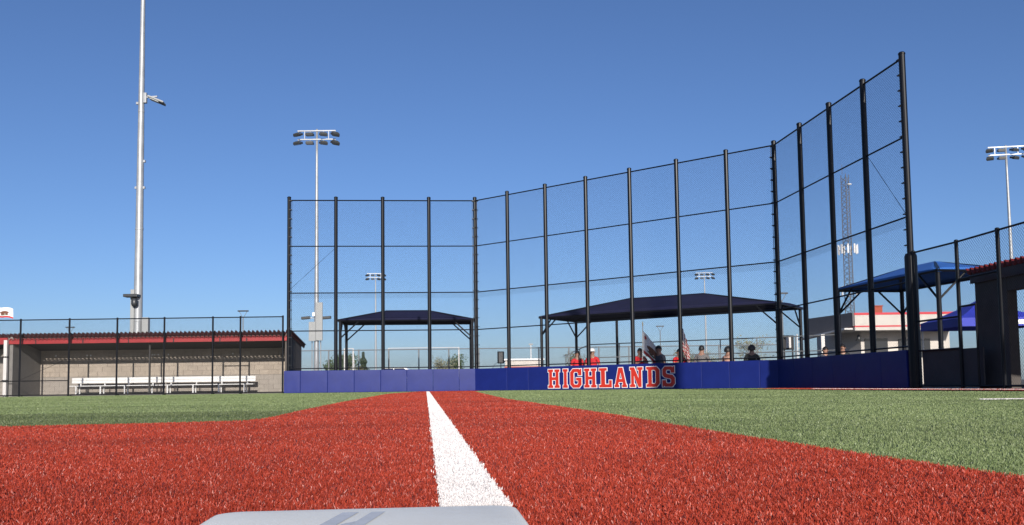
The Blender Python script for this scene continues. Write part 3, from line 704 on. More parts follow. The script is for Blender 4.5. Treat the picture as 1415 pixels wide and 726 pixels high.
# small twin-arm parking lamps
def twin_lamp(px, py, Y, lab, w=.6):
    p = at(px, py, Y); t = thing('street_lamp', lab, 'street lamp', (p.x, Y, 0), group='twin arm lamps far behind the field')
    b = MB(); b.tube((p.x, Y, 0), (p.x, Y, p.z-.75), .085, 8, .06); b.build('pole', M['greysteel'], t)
    for s in (-1, 1):
        b = MB(); b.tube((p.x, Y, p.z-.8), (p.x+s*w*.75, Y, p.z-.05), .03, 6); b.build('arm', M['greysteel'], t)
    b = MB(); b.box((p.x-w, Y-.16, p.z-.07), (p.x+w, Y+.16, p.z+.07)); b.build('lamp_head', M['darkfix'], t, bevel=.03)
twin_lamp(336, 430, 103, 'dark twin arm lamp rising above the dugout roof near the backstop')
twin_lamp(97, 452.5, 124, 'dark twin arm lamp low above the dugout roof beside a fence post')
twin_lamp(912, 451, 137, 'dark twin arm lamp behind the white flag')
twin_lamp(1080, 405.5, 90, 'dark twin arm lamp at the far end of the long navy canopy')
def lone_lamp(px, py, Y, lab):
    p = at(px, py, Y); t = thing('street_lamp', lab, 'street lamp', (p.x, Y, 0))
    b = MB(); b.tube((p.x, Y, 0), (p.x, Y, p.z), .16, 8, .10); b.build('pole', M['antenna'], t)
    b = MB(); b.box((p.x-.45, Y-.25, p.z), (p.x+.45, Y+.25, p.z+.3)); b.build('lamp_head', M['cabinet'], t)
lone_lamp(733.5, 477, 200, 'single white lamp post above the white building with a red band')
# sleeved steel post under the canopy
p = at(852, 437, 50); t = thing('steel_post', 'thin steel post with a thick black sleeve behind the lettered pads', 'post', (p.x, 50, 0))
b = MB(); b.tube((p.x, 50, 0), (p.x, 50, p.z), .075, 10); b.build('sleeve', M['black'], t)
b = MB(); b.tube((p.x, 50, p.z), (p.x, 50, 4.6), .035, 8); b.build('pipe', M['galv'], t)

# ------------------------------------------------------------------ shade canopies
def canopy(name, label, FL, FR, RL, ez, rz, m, ridge=(.34, .66), posts=True, knee=True, sag=.10):
    """hip roof of shade cloth on steel posts; FL, FR, RL plan corners, ez eave, rz ridge height"""
    FL, FR, RL = Vector(FL), Vector(FR), Vector(RL); RR = FR + RL - FL
    c = (FL + RR)/2; t = thing(name, label, 'shade canopy', (c.x, c.y, 0))
    m0, m1 = (FL+RL)/2, (FR+RR)/2; ra, rb_ = m0.lerp(m1, ridge[0]), m0.lerp(m1, ridge[1])
    def side(a, b_, r1, r2, nm='roof_panel'):
        # curved slope between eave a-b and ridge r1-r2; eave scallops upward between corners, cloth sags between ridge and eave
        def fn(u, v):
            e = vec3(a.lerp(b_, u), ez + 4*u*(1-u)*sag*.6); r = vec3(r1.lerp(r2, u), rz)
            p = e.lerp(r, v); p.z -= 4*v*(1-v)*sag*.35
            return p
        b = MB(); b.grid(15, 6, fn); b.build(nm, m, t, smooth=True, thick=.012)
        d = (b_-a).normalized(); 
        b = MB()
        def vf(u, v):
            e = vec3(a.lerp(b_, u), ez + 4*u*(1-u)*sag*.6); e.z -= v*.10; return e
        b.grid(15, 2, vf); b.build('hem', m, t, thick=.012)
    side(FL, FR, ra, rb_); side(FR, RR, rb_, rb_); side(RR, RL, rb_, ra); side(RL, FL, ra, ra)
    for p_, q_ in ((FL, FR), (FR, RR), (RR, RL), (RL, FL)):
        b = MB(); b.tube(vec3(p_, ez-.06), vec3(q_, ez-.06), .04, 6); b.build('eave_cable', M['black'], t)
    for p_, r in ((FL, ra), (FR, rb_), (RR, rb_), (RL, ra)):
        b = MB(); b.tube(vec3(p_, ez-.03), vec3(r, rz-.05), .05, 8); b.build('hip_rafter', M['black'], t)
    b = MB(); b.tube(vec3(ra, rz-.05), vec3(rb_, rz-.05), .05, 8); b.build('ridge_beam', M['black'], t)
    for p_, q1, q2 in ((FL, FR, RL), (FR, FL, RR), (RL, RR, FL), (RR, RL, FR)):
        pc = p_ + ((c - p_).normalized())*.12
        b = MB(); b.tube(vec3(pc, 0), vec3(pc, ez), .075, 12); b.build('post', M['black'], t)
        if knee:
            for qq in (q1, q2):
                d = (qq - p_).normalized(); b = MB(); b.tube(vec3(pc, ez-.95), vec3(pc + d*.95, ez-.08), .036, 8); b.build('knee_brace', M['black'], t)
    return t
hz = lambda px, py, zz: None
a1 = at(467, 442, 46.5); a2 = at(655, 441, 47.1)
canopy('shade_canopy', 'small navy hip roofed shade canopy behind the plain blue pads', (a1.x, 46.5), (a2.x, 47.1), (a1.x+.0-.2, 49.4), 3.68, 4.27, M['navy'])
canopy('shade_canopy', 'long navy shade canopy behind the lettered pads', (1.37, 46.0), (11.6, 39.4), (3.37, 49.1), 3.66, 4.48, M['navy'])
canopy('shade_canopy', 'bright blue shade canopy beside the concession building', (12.0, 33.7), (13.05, 27.7), (14.65, 34.15), 3.60, 4.12, M['blue'], sag=.06)

# ------------------------------------------------------------------ grandstand behind the pads
def stand():
    o = Vector((3.0, 47.6)); u = Vector((.84, -.543)).normalized(); v = Vector((u.y*-1, u.x))
    t = thing('bleachers', 'metal bleachers with pipe guard rails under the long navy canopy', 'bleachers', (o.x, o.y, 0))
    P = lambda s, w, z: Vector((o.x + u.x*s + v.x*w, o.y + u.y*s + v.y*w, z))
    for k in range(3):
        b = MB(); b.bar(P(.8, -.6+k*.6, .36+k*.26), P(11.2, -.6+k*.6, .36+k*.26), .26, .04); b.build('seat_plank', M['alu'], t)
        b = MB(); b.bar(P(.8, -.25+k*.6, .10+k*.26), P(11.2, -.25+k*.6, .10+k*.26), .3, .04); b.build('foot_plank', M['alu'], t)
    for s in np.linspace(1.0, 11.0, 6):
        b = MB(); b.bar(P(s, -.8, .03), P(s, 1.3, .03), .06, .06); b.bar(P(s, -.7, .05), P(s, 1.2, .84), .05, .06); b.bar(P(s, 1.2, .05), P(s, 1.2, .86), .05, .05); b.bar(P(s, -.6, .03), P(s, -.6, .34), .05, .05); b.build('frame', M['galv'], t)
    for z in (2.32, 1.62):
        b = MB(); b.tube(P(.35, 1.3, z), P(13.2, 1.3, z), .026, 8); b.build('guard_rail', M['greysteel'], t)
    for s in np.linspace(.4, 13.15, 8):
        b = MB(); b.tube(P(s, 1.3, 0), P(s, 1.3, 2.32), .028, 8); b.build('rail_post', M['greysteel'], t)
    b = MB(); b.tube(P(-1.1, 1.25, 1.75), P(.35, 1.3, 2.28), .024, 8); b.build('stair_rail', M['greysteel'], t)
    for s, z in ((-.95, 1.8), (-.1, 2.08)):
        b = MB(); b.tube(P(s, 1.26, 0), P(s, 1.26, z), .024, 8); b.build('rail_post', M['greysteel'], t)
stand()
# far grey fence
pts = [(x, 55.0) for x in np.linspace(px_on_y(413, 55), px_on_y(1075, 55), 17)]
ff = thing('field_fence', 'low grey chain link fence running behind the canopies', 'fence', (0, 55, 0))
fence(ff, pts, 2.46, rp=.04, rails=(2.46,), rr=.03, m=M['greysteel'], mw=M['greywire'], step=.10, wr=.0022)
# white pipe frames
def pipe_frame(label, pxs, ytop, Y, rails=True):
    X = [at(x, ytop, Y) for x in pxs]; t = thing('goal_frame', label, 'goal frame', (X[0].x, Y, 0))
    for p in X:
        b = MB(); b.tube((p.x, Y, 0), (p.x, Y, X[0].z), .045, 8); b.build('post', M['palepost'], t)
    b = MB(); b.tube((X[0].x, Y, X[0].z), (X[-1].x, Y, X[0].z), .022, 8); b.build('crossbar', M['palepost'], t)
    for p in (X[0], X[-1]):
        b = MB(); b.tube((p.x, Y, X[0].z), (p.x, Y+1.4, 0), .018, 6); b.build('back_stay', M['palepost'], t)
pipe_frame('white pipe goal frame beside the conifer', (476, 488), 482, 62)
pipe_frame('long white pipe goal frame behind the small navy canopy', (537, 634), 481.5, 66)
# car
def car():
    c = at(545, 507, 60); t = thing('parked_car', 'white car roof showing over the blue pads under the small canopy', 'car', (c.x, 60, 0))
    prof = [(-2.1,.35),(-2.15,.75),(-1.95,.95),(-1.25,1.05),(-.55,1.48),(.75,1.50),(1.45,1.12),(2.1,1.0),(2.2,.6),(2.15,.35)]
    b = MB(); n = len(prof); vs = [(c.x+x, 60-.85*(1 if z < 1.1 else .82), z) for x, z in prof] + [(c.x+x, 60+.85*(1 if z < 1.1 else .82), z) for x, z in prof]
    b.add(vs, [tuple(range(n)), tuple(range(2*n-1, n-1, -1))] + [(i, n+i, n+(i+1) % n, (i+1) % n) for i in range(n)]); b.build('body', M['carpaint'], t, bevel=.05)
    for x0, x1 in ((-.95, .02), (.08, 1.15)):
        b = MB(); y = 60-.80; b.add([(c.x+x0, y-.03, 1.06), (c.x+x1, y-.03, 1.06), (c.x+min(x1,.72), 60-.725, 1.42), (c.x+max(x0,-.5), 60-.725, 1.42)], [(0,1,2,3)]); b.build('window', M['glass'], t)
    for x in (-1.35, 1.4):
        for s in (-1, 1):
            b = MB(); b.tube((c.x+x, 60+s*.72, .33), (c.x+x, 60+s*.88, .33), .33, 18); w = b.build('wheel', M['tyre'], t)
            b = MB(); b.tube((c.x+x, 60+s*.86, .33), (c.x+x, 60+s*.89, .33), .19, 12); b.build('rim', M['galv'], w)
car()
# white building with red band
def far_building():
    Y = 120; x0, x1 = at(698, 500, Y).x, at(750, 500, Y).x
    t = thing('storage_building', 'low white building with a red band beyond the field fence', 'building', ((x0+x1)/2, Y, 0))
    b = MB(); b.box((x0, Y, 0), (x1, Y+8, 3.55)); b.build('wall', M['cream'], t)
    b = MB(); b.box((x0-.1, Y-.12, 2.4), (x1+.1, Y-.003, 2.75)); b.build('dark_trim', M['rust'], t)
    b = MB(); b.box((x0-.1, Y-.08, 1.2), (x1+.1, Y-.003, 2.4)); b.build('red_band', M['stripe'], t)
    b = MB(); b.box((x0-.2, Y-.3, 3.553), (x1+.2, Y+8.2, 3.75)); b.build('roof', M['white'], t)
far_building()
# ------------------------------------------------------------------ concession building
def concession():
    Y0 = 50.0; xa = at(1181, 440, Y0).x; xb = at(1330, 440, Y0).x
    t = thing('concession_building', 'cream concession building with red stripes and a flat roof', 'building', (xa+2, Y0, 0))
    sv = Vector((-.95, 4.6))
    def prism(z0, z1, inset, m, name, front=0.0):
        b = MB(); P = [(xa+inset, Y0+front), (xb, Y0+front), (xb, Y0+8), (xa+sv.x+inset, Y0+sv.y+front)]
        P[2] = (xb, Y0+4.6)
        b.add([(x, y, z0) for x, y in P] + [(x, y, z1) for x, y in P], [(3,2,1,0),(4,5,6,7),(0,1,5,4),(1,2,6,5),(2,3,7,6),(3,0,4,7)])
        return b.build(name, m, t)
    prism(2.98, 3.82, 0, M['cream'], 'parapet')
    prism(3.825, 3.95, -.02, M['stripe'], 'top_stripe', -.02)
    prism(3.16, 3.24, -.015, M['stripe'], 'lower_stripe', -.015)
    prism(0, 2.975, .9, M['cream'], 'wall', 1.6)
    # dark clad side with sloping eave
    b = MB(); e = .03
    P = [(xa-e, Y0+.02, 3.22), (xa+sv.x-e, Y0+4.6, 2.85), (xa+sv.x-e, Y0+4.6, 3.98), (xa-e, Y0+.02, 3.97)]
    b.add([Vector(p) for p in P] + [Vector(p) - Vector((.08,0,0)) for p in P], [(0,1,2,3),(7,6,5,4),(0,4,5,1),(1,5,6,2),(2,6,7,3),(3,7,4,0)]); b.build('side_cladding', M['greywall'], t)
    b = MB(); b.bar((xa-.32, Y0+.1, 3.08), (xa-1.3, Y0+5.2, 2.78), .5, .09); b.build('side_eave', M['palepost'], t)
    b = MB(); b.box((xa+1.1, Y0+1.55, 1.5), (xa+2.4, Y0+1.597, 2.6)); b.build('serving_window', M['glass'], t)
    b = MB(); b.box((xa+3.0, Y0+1.55, 1.5), (xa+4.8, Y0+1.597, 2.55)); b.build('serving_window', M['glass'], t)
    b = MB(); b.box((xa-1.2, Y0+2, 0), (xa-1.0, Y0+2.2, 2.9)); b.build('column', M['palepost'], t)
    b = MB(); b.box((xa+1.86, Y0+2, 3.96), (xa+2.36, Y0+2.6, 4.46)); b.box((xa+1.82, Y0+1.95, 4.46), (xa+2.40, Y0+2.65, 4.51)); b.build('rooftop_unit', M['rust'], t)
    b = MB(); b.lathe([(.05,.35),(.08,.3),(.1,.1),(.2,.0)], (xa+.55, Y0+1.0, 2.45), 10); b.build('hanging_lamp', M['darkfix'], t)
concession()
# lattice mast
def mast():
    Y = 195.0; p0 = at(1171, 330, Y); x, y = p0.x, Y; H = 45.0; w = lambda z: 1.15 - .25*z/H
    t = thing('cell_tower', 'grey lattice radio mast with white antenna panels behind the backstop', 'mast', (x, y, 0))
    leg = lambda k, z: Vector((x + w(z)*math.cos(k*2.0944+.3), y + w(z)*math.sin(k*2.0944+.3), z))
    for k in range(3):
        b = MB(); b.tube(leg(k, 0), leg(k, H), .11, 6, .08); b.build('leg', M['tower'], t)
    b = MB(); z = 0; i = 0
    while z < H - 1:
        for k in range(3):
            b.tube(leg(k, z), leg((k+1) % 3, z+1.2), .045, 4, cap=False); b.tube(leg((k+1) % 3, z), leg(k, z+1.2), .045, 4, cap=False)
        z += 1.2
    b.build('lattice_bracing', M['tower'], t, kind='stuff')
    b = MB(); b.tube((x-.6, y, H), (x-.6, y, H+2.2), .04, 6); b.build('whip_antenna', M['tower'], t)
    b = MB(); b.lathe([(.05,0),(.45,.12),(.5,.3),(.1,.42)], (x+.5, y-.9, H-2.6), 14); b.build('dish', M['antenna'], t, smooth=True)
    for zc, n_, rr in ((28.6, 9, 2.0), (19.6, 6, 1.7)):
        b = MB()
        for k in range(3): b.tube(leg(k, zc), Vector((x + rr*math.cos(k*2.0944+.3), y + rr*math.sin(k*2.0944+.3), zc)), .06, 5)
        b.build('antenna_mount', M['tower'], t)
        for k in range(n_):
            a = k*2*math.pi/n_ + .2; b = MB(); b.obox((x+rr*math.cos(a), y+rr*math.sin(a), zc), (math.cos(a)*.1, math.sin(a)*.1, 0), (-math.sin(a)*.17, math.cos(a)*.17, 0), (0,0,1.0)); b.build('antenna_panel', M['antenna'], t)
mast()
# pop-up tent
def popup(cx, cy, w, ez, pz, label):
    t = thing('popup_tent', label, 'tent', (cx, cy, 0)); h = w/2
    C = [Vector((cx-h, cy-h)), Vector((cx+h, cy-h)), Vector((cx+h, cy+h)), Vector((cx-h, cy+h))]
    for k in range(4):
        a, c = C[k], C[(k+1) % 4]
        b = MB(); b.grid(9, 6, lambda u, v: vec3(a.lerp(c, u), ez).lerp(Vector((cx, cy, pz)), v) - Vector((0,0, .25*v*(1-v)))); b.build('roof_panel', M['tent'], t, thick=.006)
        b = MB(); b.grid(9, 2, lambda u, v: vec3(a.lerp(c, u), ez - v*.30)); b.build('valance', M['tent'], t, thick=.006)
        b = MB(); b.tube(vec3(a.lerp(Vector((cx,cy)), .03), 0), vec3(a.lerp(Vector((cx,cy)), .03), ez), .025, 6); b.build('leg', M['alu'], t)
    b = MB(); b.add([(cx+.1, cy-h-.012, ez-.24), (cx+1.0, cy-h-.012, ez-.24), (cx+1.0, cy-h-.012, ez-.08), (cx+.1, cy-h-.012, ez-.08)], [(0,1,2,3)]); b.build('white_patch', M['white'], t)
popup(17.2, 33.4, 3.05, 2.36, 3.15, 'blue pop up tent behind the side fence gate')
# notice board and white frame
def board():
    p = at(1089.5, 474, 44); t = thing('notice_board', 'black framed notice board behind the shaded pads', 'sign', (p.x, 44, 0))
    b = MB(); b.box((p.x-.26, 44, 1.75), (p.x+.26, 44.08, 2.45)); b.build('frame', M['black'], t)
    b = MB(); b.box((p.x-.12, 43.985, 1.85), (p.x+.12, 43.998, 2.38)); b.build('panel', M['palepost'], t)
    for s in (-.2, .2):
        b = MB(); b.box((p.x+s-.03, 44.01, 0), (p.x+s+.03, 44.07, 1.75)); b.build('leg', M['black'], t)
board()
def ladder():
    p = at(1103, 462, 46); t = thing('access_ladder', 'white metal access frame beside the notice board', 'frame', (p.x, 46, 0))
    for s in (-.06, .10):
        b = MB(); b.tube((p.x+s, 46, 0), (p.x+s, 46, p.z), .03, 8); b.build('upright', M['alu'], t)
    for k in range(7):
        b = MB(); b.tube((p.x-.06, 46, .4+k*.3), (p.x+.10, 46, .4+k*.3), .02, 6); b.build('rung', M['alu'], t)
ladder()
# loudspeaker
def speaker():
    p = at(692, 494, 40); x = p.x; t = thing('loudspeaker', 'black loudspeaker on a thin stand above the blue pads', 'speaker', (x, 40, 0))
    zb, zt = at(692, 502.5, 40).z, at(692, 486, 40).z
    b = MB(); P = [(-.15,-.05),(-.10,-.16),(.10,-.16),(.15,-.05),(.12,.16),(-.12,.16)]; n = 6
    b.add([(x+a, 40+c, zb) for a, c in P] + [(x+a, 40+c, zt) for a, c in P], [tuple(range(5,-1,-1)), tuple(range(6,12))] + [(i, (i+1) % 6, 6+(i+1) % 6, 6+i) for i in range(6)]); b.build('cabinet', M['black'], t, bevel=.012)
    b = MB(); b.box((x-.085, 40-.172, zb+.05), (x+.085, 40-.163, zt-.05)); b.build('grille', mat('grille', (.06,.062,.066), .6), t)
    b = MB(); b.tube((x, 40, .5), (x, 40, zb), .018, 8); b.build('stand_pole', M['black'], t)
    for k in range(3):
        a = k*2.094+.4; b = MB(); b.tube((x, 40, .75), (x+.45*math.cos(a), 40+.45*math.sin(a), .01), .013, 6); b.build('stand_leg', M['black'], t)
    b = MB(); q = [Vector((x-.1, 40.1, zb+.1)), Vector((x-.28, 40.1, zb-.05)), Vector((x-.42, 40.1, zb-.3)), Vector((x-.6, 40.1, .3))]
    for i in range(3): b.tube(q[i], q[i+1], .008, 5)
    b.build('cable', M['black'], t)
speaker()

# ------------------------------------------------------------------ trees
def tree(px, ytop, Y, kind, lab, w=None, trunk=True, name='tree', group=None):
    p = at(px, ytop, Y); H = p.z; rng = random.Random(int(px*7)); t = thing(name, lab, 'tree', (p.x, Y, 0), group)
    m = {'conifer': M['leaf_dark'], 'bush': M['leaf_mid'], 'pale': M['leaf_pale'], 'dry': M['leaf_dry']}[kind]
    b = MB(); r0 = H*.02 + .02; b.tube((p.x, Y, 0), (p.x+rng.uniform(-.02,.02)*H, Y, H*.62), r0, 8, r0*.35)
    tips = []
    if kind != 'conifer':
        for k in range(11):
            z0 = H*rng.uniform(.25, .6); a = rng.uniform(0, 6.28); L = H*rng.uniform(.18, .38)
            q = Vector((p.x + math.cos(a)*L*.6*(w or 1), Y + math.sin(a)*L*.6*(w or 1), z0 + L*.85)); q.z = min(q.z, H*.95)
            b.tube((p.x, Y, z0), q, r0*.35, 5, r0*.12); tips.append(q)
    b.build('trunk', M['bark'], t)
    f = MB(); n = {'pale': 700, 'conifer': 2600}.get(kind, 1500)
    for i in range(n):
        if kind == 'conifer':
            z = H*(1 - rng.random()**.6*.93); rad = (H - z)*.30 + H*.02; rad = rad*(w or 1)*(0.75+.25*math.sin(z*9/H*3)); a = rng.uniform(0, 6.28); rr = rad*rng.random()**.4
            c = Vector((p.x+rr*math.cos(a), Y+rr*math.sin(a), z - rr*.2))
        else:
            k = rng.choice(tips); s = H*(.10 if kind != 'pale' else .085); c = k + Vector((rng.gauss(0,s), rng.gauss(0,s), rng.gauss(0,s*.8)))
            if c.z > H: c.z = H - rng.random()*.1*H
        s = H*rng.uniform(.014, .034); u = Vector((rng.gauss(0,1), rng.gauss(0,1), rng.gauss(0,1))).normalized(); v = u.orthogonal().normalized()
        f.add([c-u*s, c+v*s*.5, c+u*s, c-v*s*.5], [(0,1,2,3)])
    f.build('crown', m, t, kind='stuff')
tg = 'far trees behind the field fence'
tree(502, 486, 260, 'conifer', 'pointed dark conifer behind the plain blue pads', w=1.15)
tree(455, 496, 300, 'conifer', 'small dark conifer beside the second backstop post', w=1.9)
tree(466, 488, 280, 'bush', 'dark round tree just behind the second backstop post', w=1.3)
tree(481, 490, 240, 'bush', 'green leafy tree next to the pointed conifer', w=1.3)
tree(493, 502, 230, 'dry', 'low yellow green shrub between leafy tree and conifer', w=1.5)
tree(615, 486, 72, 'pale', 'thin young tree with sparse leaves under the small canopy')
tree(627.5, 489.5, 78, 'bush', 'slim leafy young tree beside the sparse young tree', w=.6)
tree(636, 500, 160, 'conifer', 'tiny dark conifer near the corner of the pads')
tree(950, 482, 110, 'dry', 'dry yellowish tree beside the striped flag')
tree(1038, 463, 60, 'pale', 'pale leafed young tree behind the person in dark clothes', w=1.15)
tree(798, 485, 100, 'dry', 'small dry tree behind the people in red shirts', w=.8)
tree(984, 484, 90, 'pale', 'small pale tree behind the person in grey', w=1.0)

# ------------------------------------------------------------------ people
def skin_mesh(name, pts, edges, rad, root=0, sub=1):
    me = bpy.data.meshes.new(name); me.from_pydata(pts, edges, []); o = bpy.data.objects.new(name, me); col.objects.link(o)
    md = o.modifiers.new('skin', 'SKIN'); md.use_smooth_shade = True
    for i, s in enumerate(me.skin_vertices[0].data): s.radius = rad[i]; s.use_root = (i == root)
    sb = o.modifiers.new('sub', 'SUBSURF'); sb.levels = sub; sb.render_levels = sub
    dg = bpy.context.evaluated_depsgraph_get(); ev = o.evaluated_get(dg); out = bpy.data.meshes.new_from_object(ev); out.name = name
    bpy.data.objects.remove(o); out.materials.clear(); out.materials.append(None); return out
def person_meshes(hold=False):
    # adult seated facing -y, head top at 1.36 m; one continuous body
    J = dict(pel=(0,.02,.55), wai=(0,.02,.70), che=(0,.03,.92), nb=(0,.05,1.08), nk=(0,.04,1.15), hd=(0,.015,1.24), ht=(0,.02,1.32),
             sl=(-.18,.04,1.04), el=(-.25,.02,.77), wl=(-.17,-.22,.66), hl=(-.14,-.30,.655), sr=(.18,.04,1.04), er=(.25,.02,.77), wr=(.17,-.22,.66), hr=(.14,-.30,.655),
             pl=(-.10,-.04,.53), kl=(-.13,-.46,.53), al=(-.13,-.44,.09), tl=(-.14,-.58,.04), pr=(.10,-.04,.53), kr=(.13,-.46,.53), ar=(.13,-.44,.09), tr=(.14,-.58,.04))
    if hold: J.update(er=(.22,-.13,.82), wr=(.08,-.31,.86), hr=(.03,-.34,.88), el=(-.20,-.12,.84), wl=(-.02,-.31,.98), hl=(.02,-.34,1.0))
    rad = dict(pel=(.15,.11), wai=(.14,.10), che=(.165,.115), nb=(.075,.07), nk=(.058,.06), hd=(.082,.10), ht=(.062,.075), sl=(.062,.062), el=(.043,.043), wl=(.030,.030), hl=(.038,.022), pl=(.088,.09), kl=(.058,.06), al=(.042,.045), tl=(.040,.035))
    for k in list(rad):
        if k[-1] == 'l' and k not in ('pel',): rad[k[:-1]+'r'] = rad[k]
    E_ = [('pel','wai'),('wai','che'),('che','nb'),('nb','nk'),('nk','hd'),('hd','ht'),('nb','sl'),('sl','el'),('el','wl'),('wl','hl'),('nb','sr'),('sr','er'),('er','wr'),('wr','hr'),('pel','pl'),('pl','kl'),('kl','al'),('al','tl'),('pel','pr'),('pr','kr'),('kr','ar'),('ar','tr')]
    def mk(name, keys, grow=1.0, J2=None):
        keys = [k for k in keys]; idx = {k: i for i, k in enumerate(keys)}; JJ = dict(J); JJ.update(J2 or {})
        return skin_mesh(name, [JJ[k] for k in keys], [(idx[a], idx[b_]) for a, b_ in E_ if a in idx and b_ in idx], [(rad[k][0]*grow, rad[k][1]*grow) for k in keys])
    body = mk('person_body', list(J))
    lerp = lambda a, b_, t: tuple(J[a][i] + (J[b_][i]-J[a][i])*t for i in range(3))
    shirt = mk('shirt', ['pel','wai','che','nb','sl','el','sr','er'], 1.16, dict(pel=(0,.02,.54), nb=(0,.05,1.065), el=lerp('sl','el',.8), er=lerp('sr','er',.8)))
    trous = mk('trousers', ['pel','pl','kl','al','pr','kr','ar'], 1.13, dict(al=(-.13,-.44,.12), ar=(.13,-.44,.12)))
    return body, shirt, trous
PB = {False: person_meshes(False), True: person_meshes(True)}
def hair_mesh(kind):
    b = MB(); n = 14
    if kind == 'cap':
        b.lathe([(.098,1.665),(.102,1.70),(.09,1.745),(.05,1.772),(.01,1.778)], (0,-.005,0), n); b.obox((0,-.15,1.672), (.07,0,0), (0,.07,0), (0,0,.006))
    else:
        r = 1.0 if kind == 'short' else 1.32
        # shell over the top and back of the head
        vs = []; fs = []; m_ = 7
        for i in range(m_):
            ph = i/(m_-1)*2.05
            for k in range(n):
                th = 2*math.pi*k/n; back = .5 + .5*math.sin(th)
                pz = math.cos(ph*(.62 + .38*back)); rr = math.sin(ph*(.62+.38*back))
                j = 1 + (.06*math.sin(k*2.7+i*1.9) if kind == 'curly' else 0)
                vs.append((.094*r*j*rr*math.cos(th), .0 + .112*r*j*rr*math.sin(th), 1.655 + .122*r**.5*j*pz))
        for i in range(m_-1):
            for k in range(n): fs.append((i*n+k, (i+1)*n+k, (i+1)*n+(k+1) % n, i*n+(k+1) % n))
        b.add(vs, fs)
    return b
def face_mb():
    b = MB()
    b.obox((0,-.098,1.622), (.012,0,0), (0,.014,0), (0,0,.020))                     # nose
    for s in (-1, 1): b.obox((s*.088,.0,1.63), (.008,0,0), (0,.016,0), (0,0,.028))  # ears
    return b
def hands_mb(hold):
    b = MB()
    for s in (-1, 1):
        base = Vector((s*.13,-.33,.66)) if not hold else Vector((.025,-.355,1.0 if s < 0 else .88))
        for k in range(4):
            if not hold:
                q = base + Vector((-.03+k*.02, 0, 0)); e1 = q + Vector((0,-.045 + abs(k-1.4)*.006,-.005)); e2 = e1 + Vector((-s*.004,-.02,-.02)); b.tube(q, e1, .009, 6, .008); b.tube(e1, e2, .008, 6, .006)
            else:
                q = base + Vector((0, .02, -.03+k*.02)); e1 = q + Vector((s*.03,-.03,0)); e2 = e1 + Vector((-s*.035,-.02,0)); b.tube(q, e1, .009, 6, .008); b.tube(e1, e2, .008, 6, .006)
        q = base + Vector((-s*.03,.03,.0)); b.tube(q, q + Vector((-s*.02,-.035,-.005)), .010, 6, .008)
    return b
def lift(b):
    b.v = [(x, y + .02, z - .38) for x, y, z in b.v]; return b
def person(x, y, h, shirt, lab, hair='short', hairm=None, hold=False, rz=0.0, bareneck=False):
    t = thing('person', lab, 'person', (x, y, 0), group='spectators behind the backstop', local=True)
    t.rotation_euler.z = rz; s = h/1.37; t.scale = (s, s, s)
    bd, sm, tr = PB[hold]
    for nm, me, m in (('body', bd, M['skin']), ('shirt', sm, shirt), ('trousers', tr, M['trouser'])):
        o = bpy.data.objects.new(nm, me); col.objects.link(o); o.parent = t
        o.material_slots[0].link = 'OBJECT'; o.material_slots[0].material = m
    lift(hair_mesh(hair)).build('cap' if hair == 'cap' else 'hair', hairm or (M['capw'] if hair == 'cap' else M['hair']), t, smooth=True)
    lift(face_mb()).build('nose_and_ears', M['skin'], t, smooth=True)
    hands_mb(hold).build('fingers', M['skin'], t, smooth=True)
    return t
def stand_at(px, ytop, h, *a, **k):
    A_, B_ = CORN[1] if px < 1072 else CORN[2]; Y = A_.lerp(B_, on_seg(px, A_, B_)).y + (1.15 if px < 1072 else 5.0)
    p = at(px, ytop, Y); return person(p.x, Y, p.z, *a, **k)
stand_at(798, 485.5, 1.38, M['shirt_red'], 'dark haired person in a red shirt beside the canopy post', rz=.3)
stand_at(818, 482.5, 1.42, M['shirt_red'], 'person in a red shirt and white cap behind a backstop post', hair='cap', rz=-.3)
fb = stand_at(884.5, 482.0, 1.40, M['shirt_red'], 'person in a red shirt holding the white bear flag', hold=True, rz=.2)
stand_at(909.5, 478.5, 1.42, M['shirt_slate'], 'person in a slate shirt seated behind the white flag', rz=-.9)
ub = stand_at(938.5, 483, 1.38, M['shirt_red'], 'person holding the striped flag behind a backstop post', hold=True, rz=0)
stand_at(969.5, 478.2, 1.42, M['shirt_grey'], 'person in a grey shirt near the far light tower', rz=2.8)
stand_at(1006.5, 480.5, 1.36, M['shirt_pink'], 'person with curly dark hair in a pale pink top', hair='curly', rz=2.2)
stand_at(1038.5, 478.3, 1.46, M['shirt_dark'], 'person in dark clothes in front of the pale young tree', hair='curly', rz=2.9)
stand_at(1141, 480, 1.40, M['shirt_slate'], 'person in slate top beside the grey concession building wall', rz=.6)
stand_at(1164, 476, 1.44, M['shirt_dark'], 'person in dark top under the bright blue canopy', rz=-.3)
for o in [o for o in col.objects if o.name.startswith('person') and o.type == 'EMPTY']:
    x, y, _ = o.location; s_ = o.scale.x
    c = Matrix.Rotation(o.rotation_euler.z, 3, 'Z'); P = lambda a, b_, z: Vector((x, y, 0)) + c @ Vector((a*s_, b_*s_, z*s_))
    t = thing('folding_chair', 'grey folding chair under ' + o['label'], 'chair', (x, y, 0), group='folding chairs behind the pads')
    b = MB(); b.obox(P(0,-.13,.435), c @ Vector((.21*s_,0,0)), c @ Vector((0,.21*s_,0)), (0,0,.012)); b.build('seat', M['greysteel'], t)
    b = MB(); b.obox(P(0,.19,.74), c @ Vector((.20*s_,0,0)), c @ Vector((0,.010,0)), (0,0,.10)); b.build('backrest', M['greysteel'], t)
    for k in (-.2, .2):
        b = MB(); b.tube(P(k,-.34,.012), P(k,.19,.85), .011, 6); b.build('leg', M['greysteel'], t)
        b = MB(); b.tube(P(k,.22,.012), P(k,-.28,.43), .011, 6); b.build('leg', M['greysteel'], t)

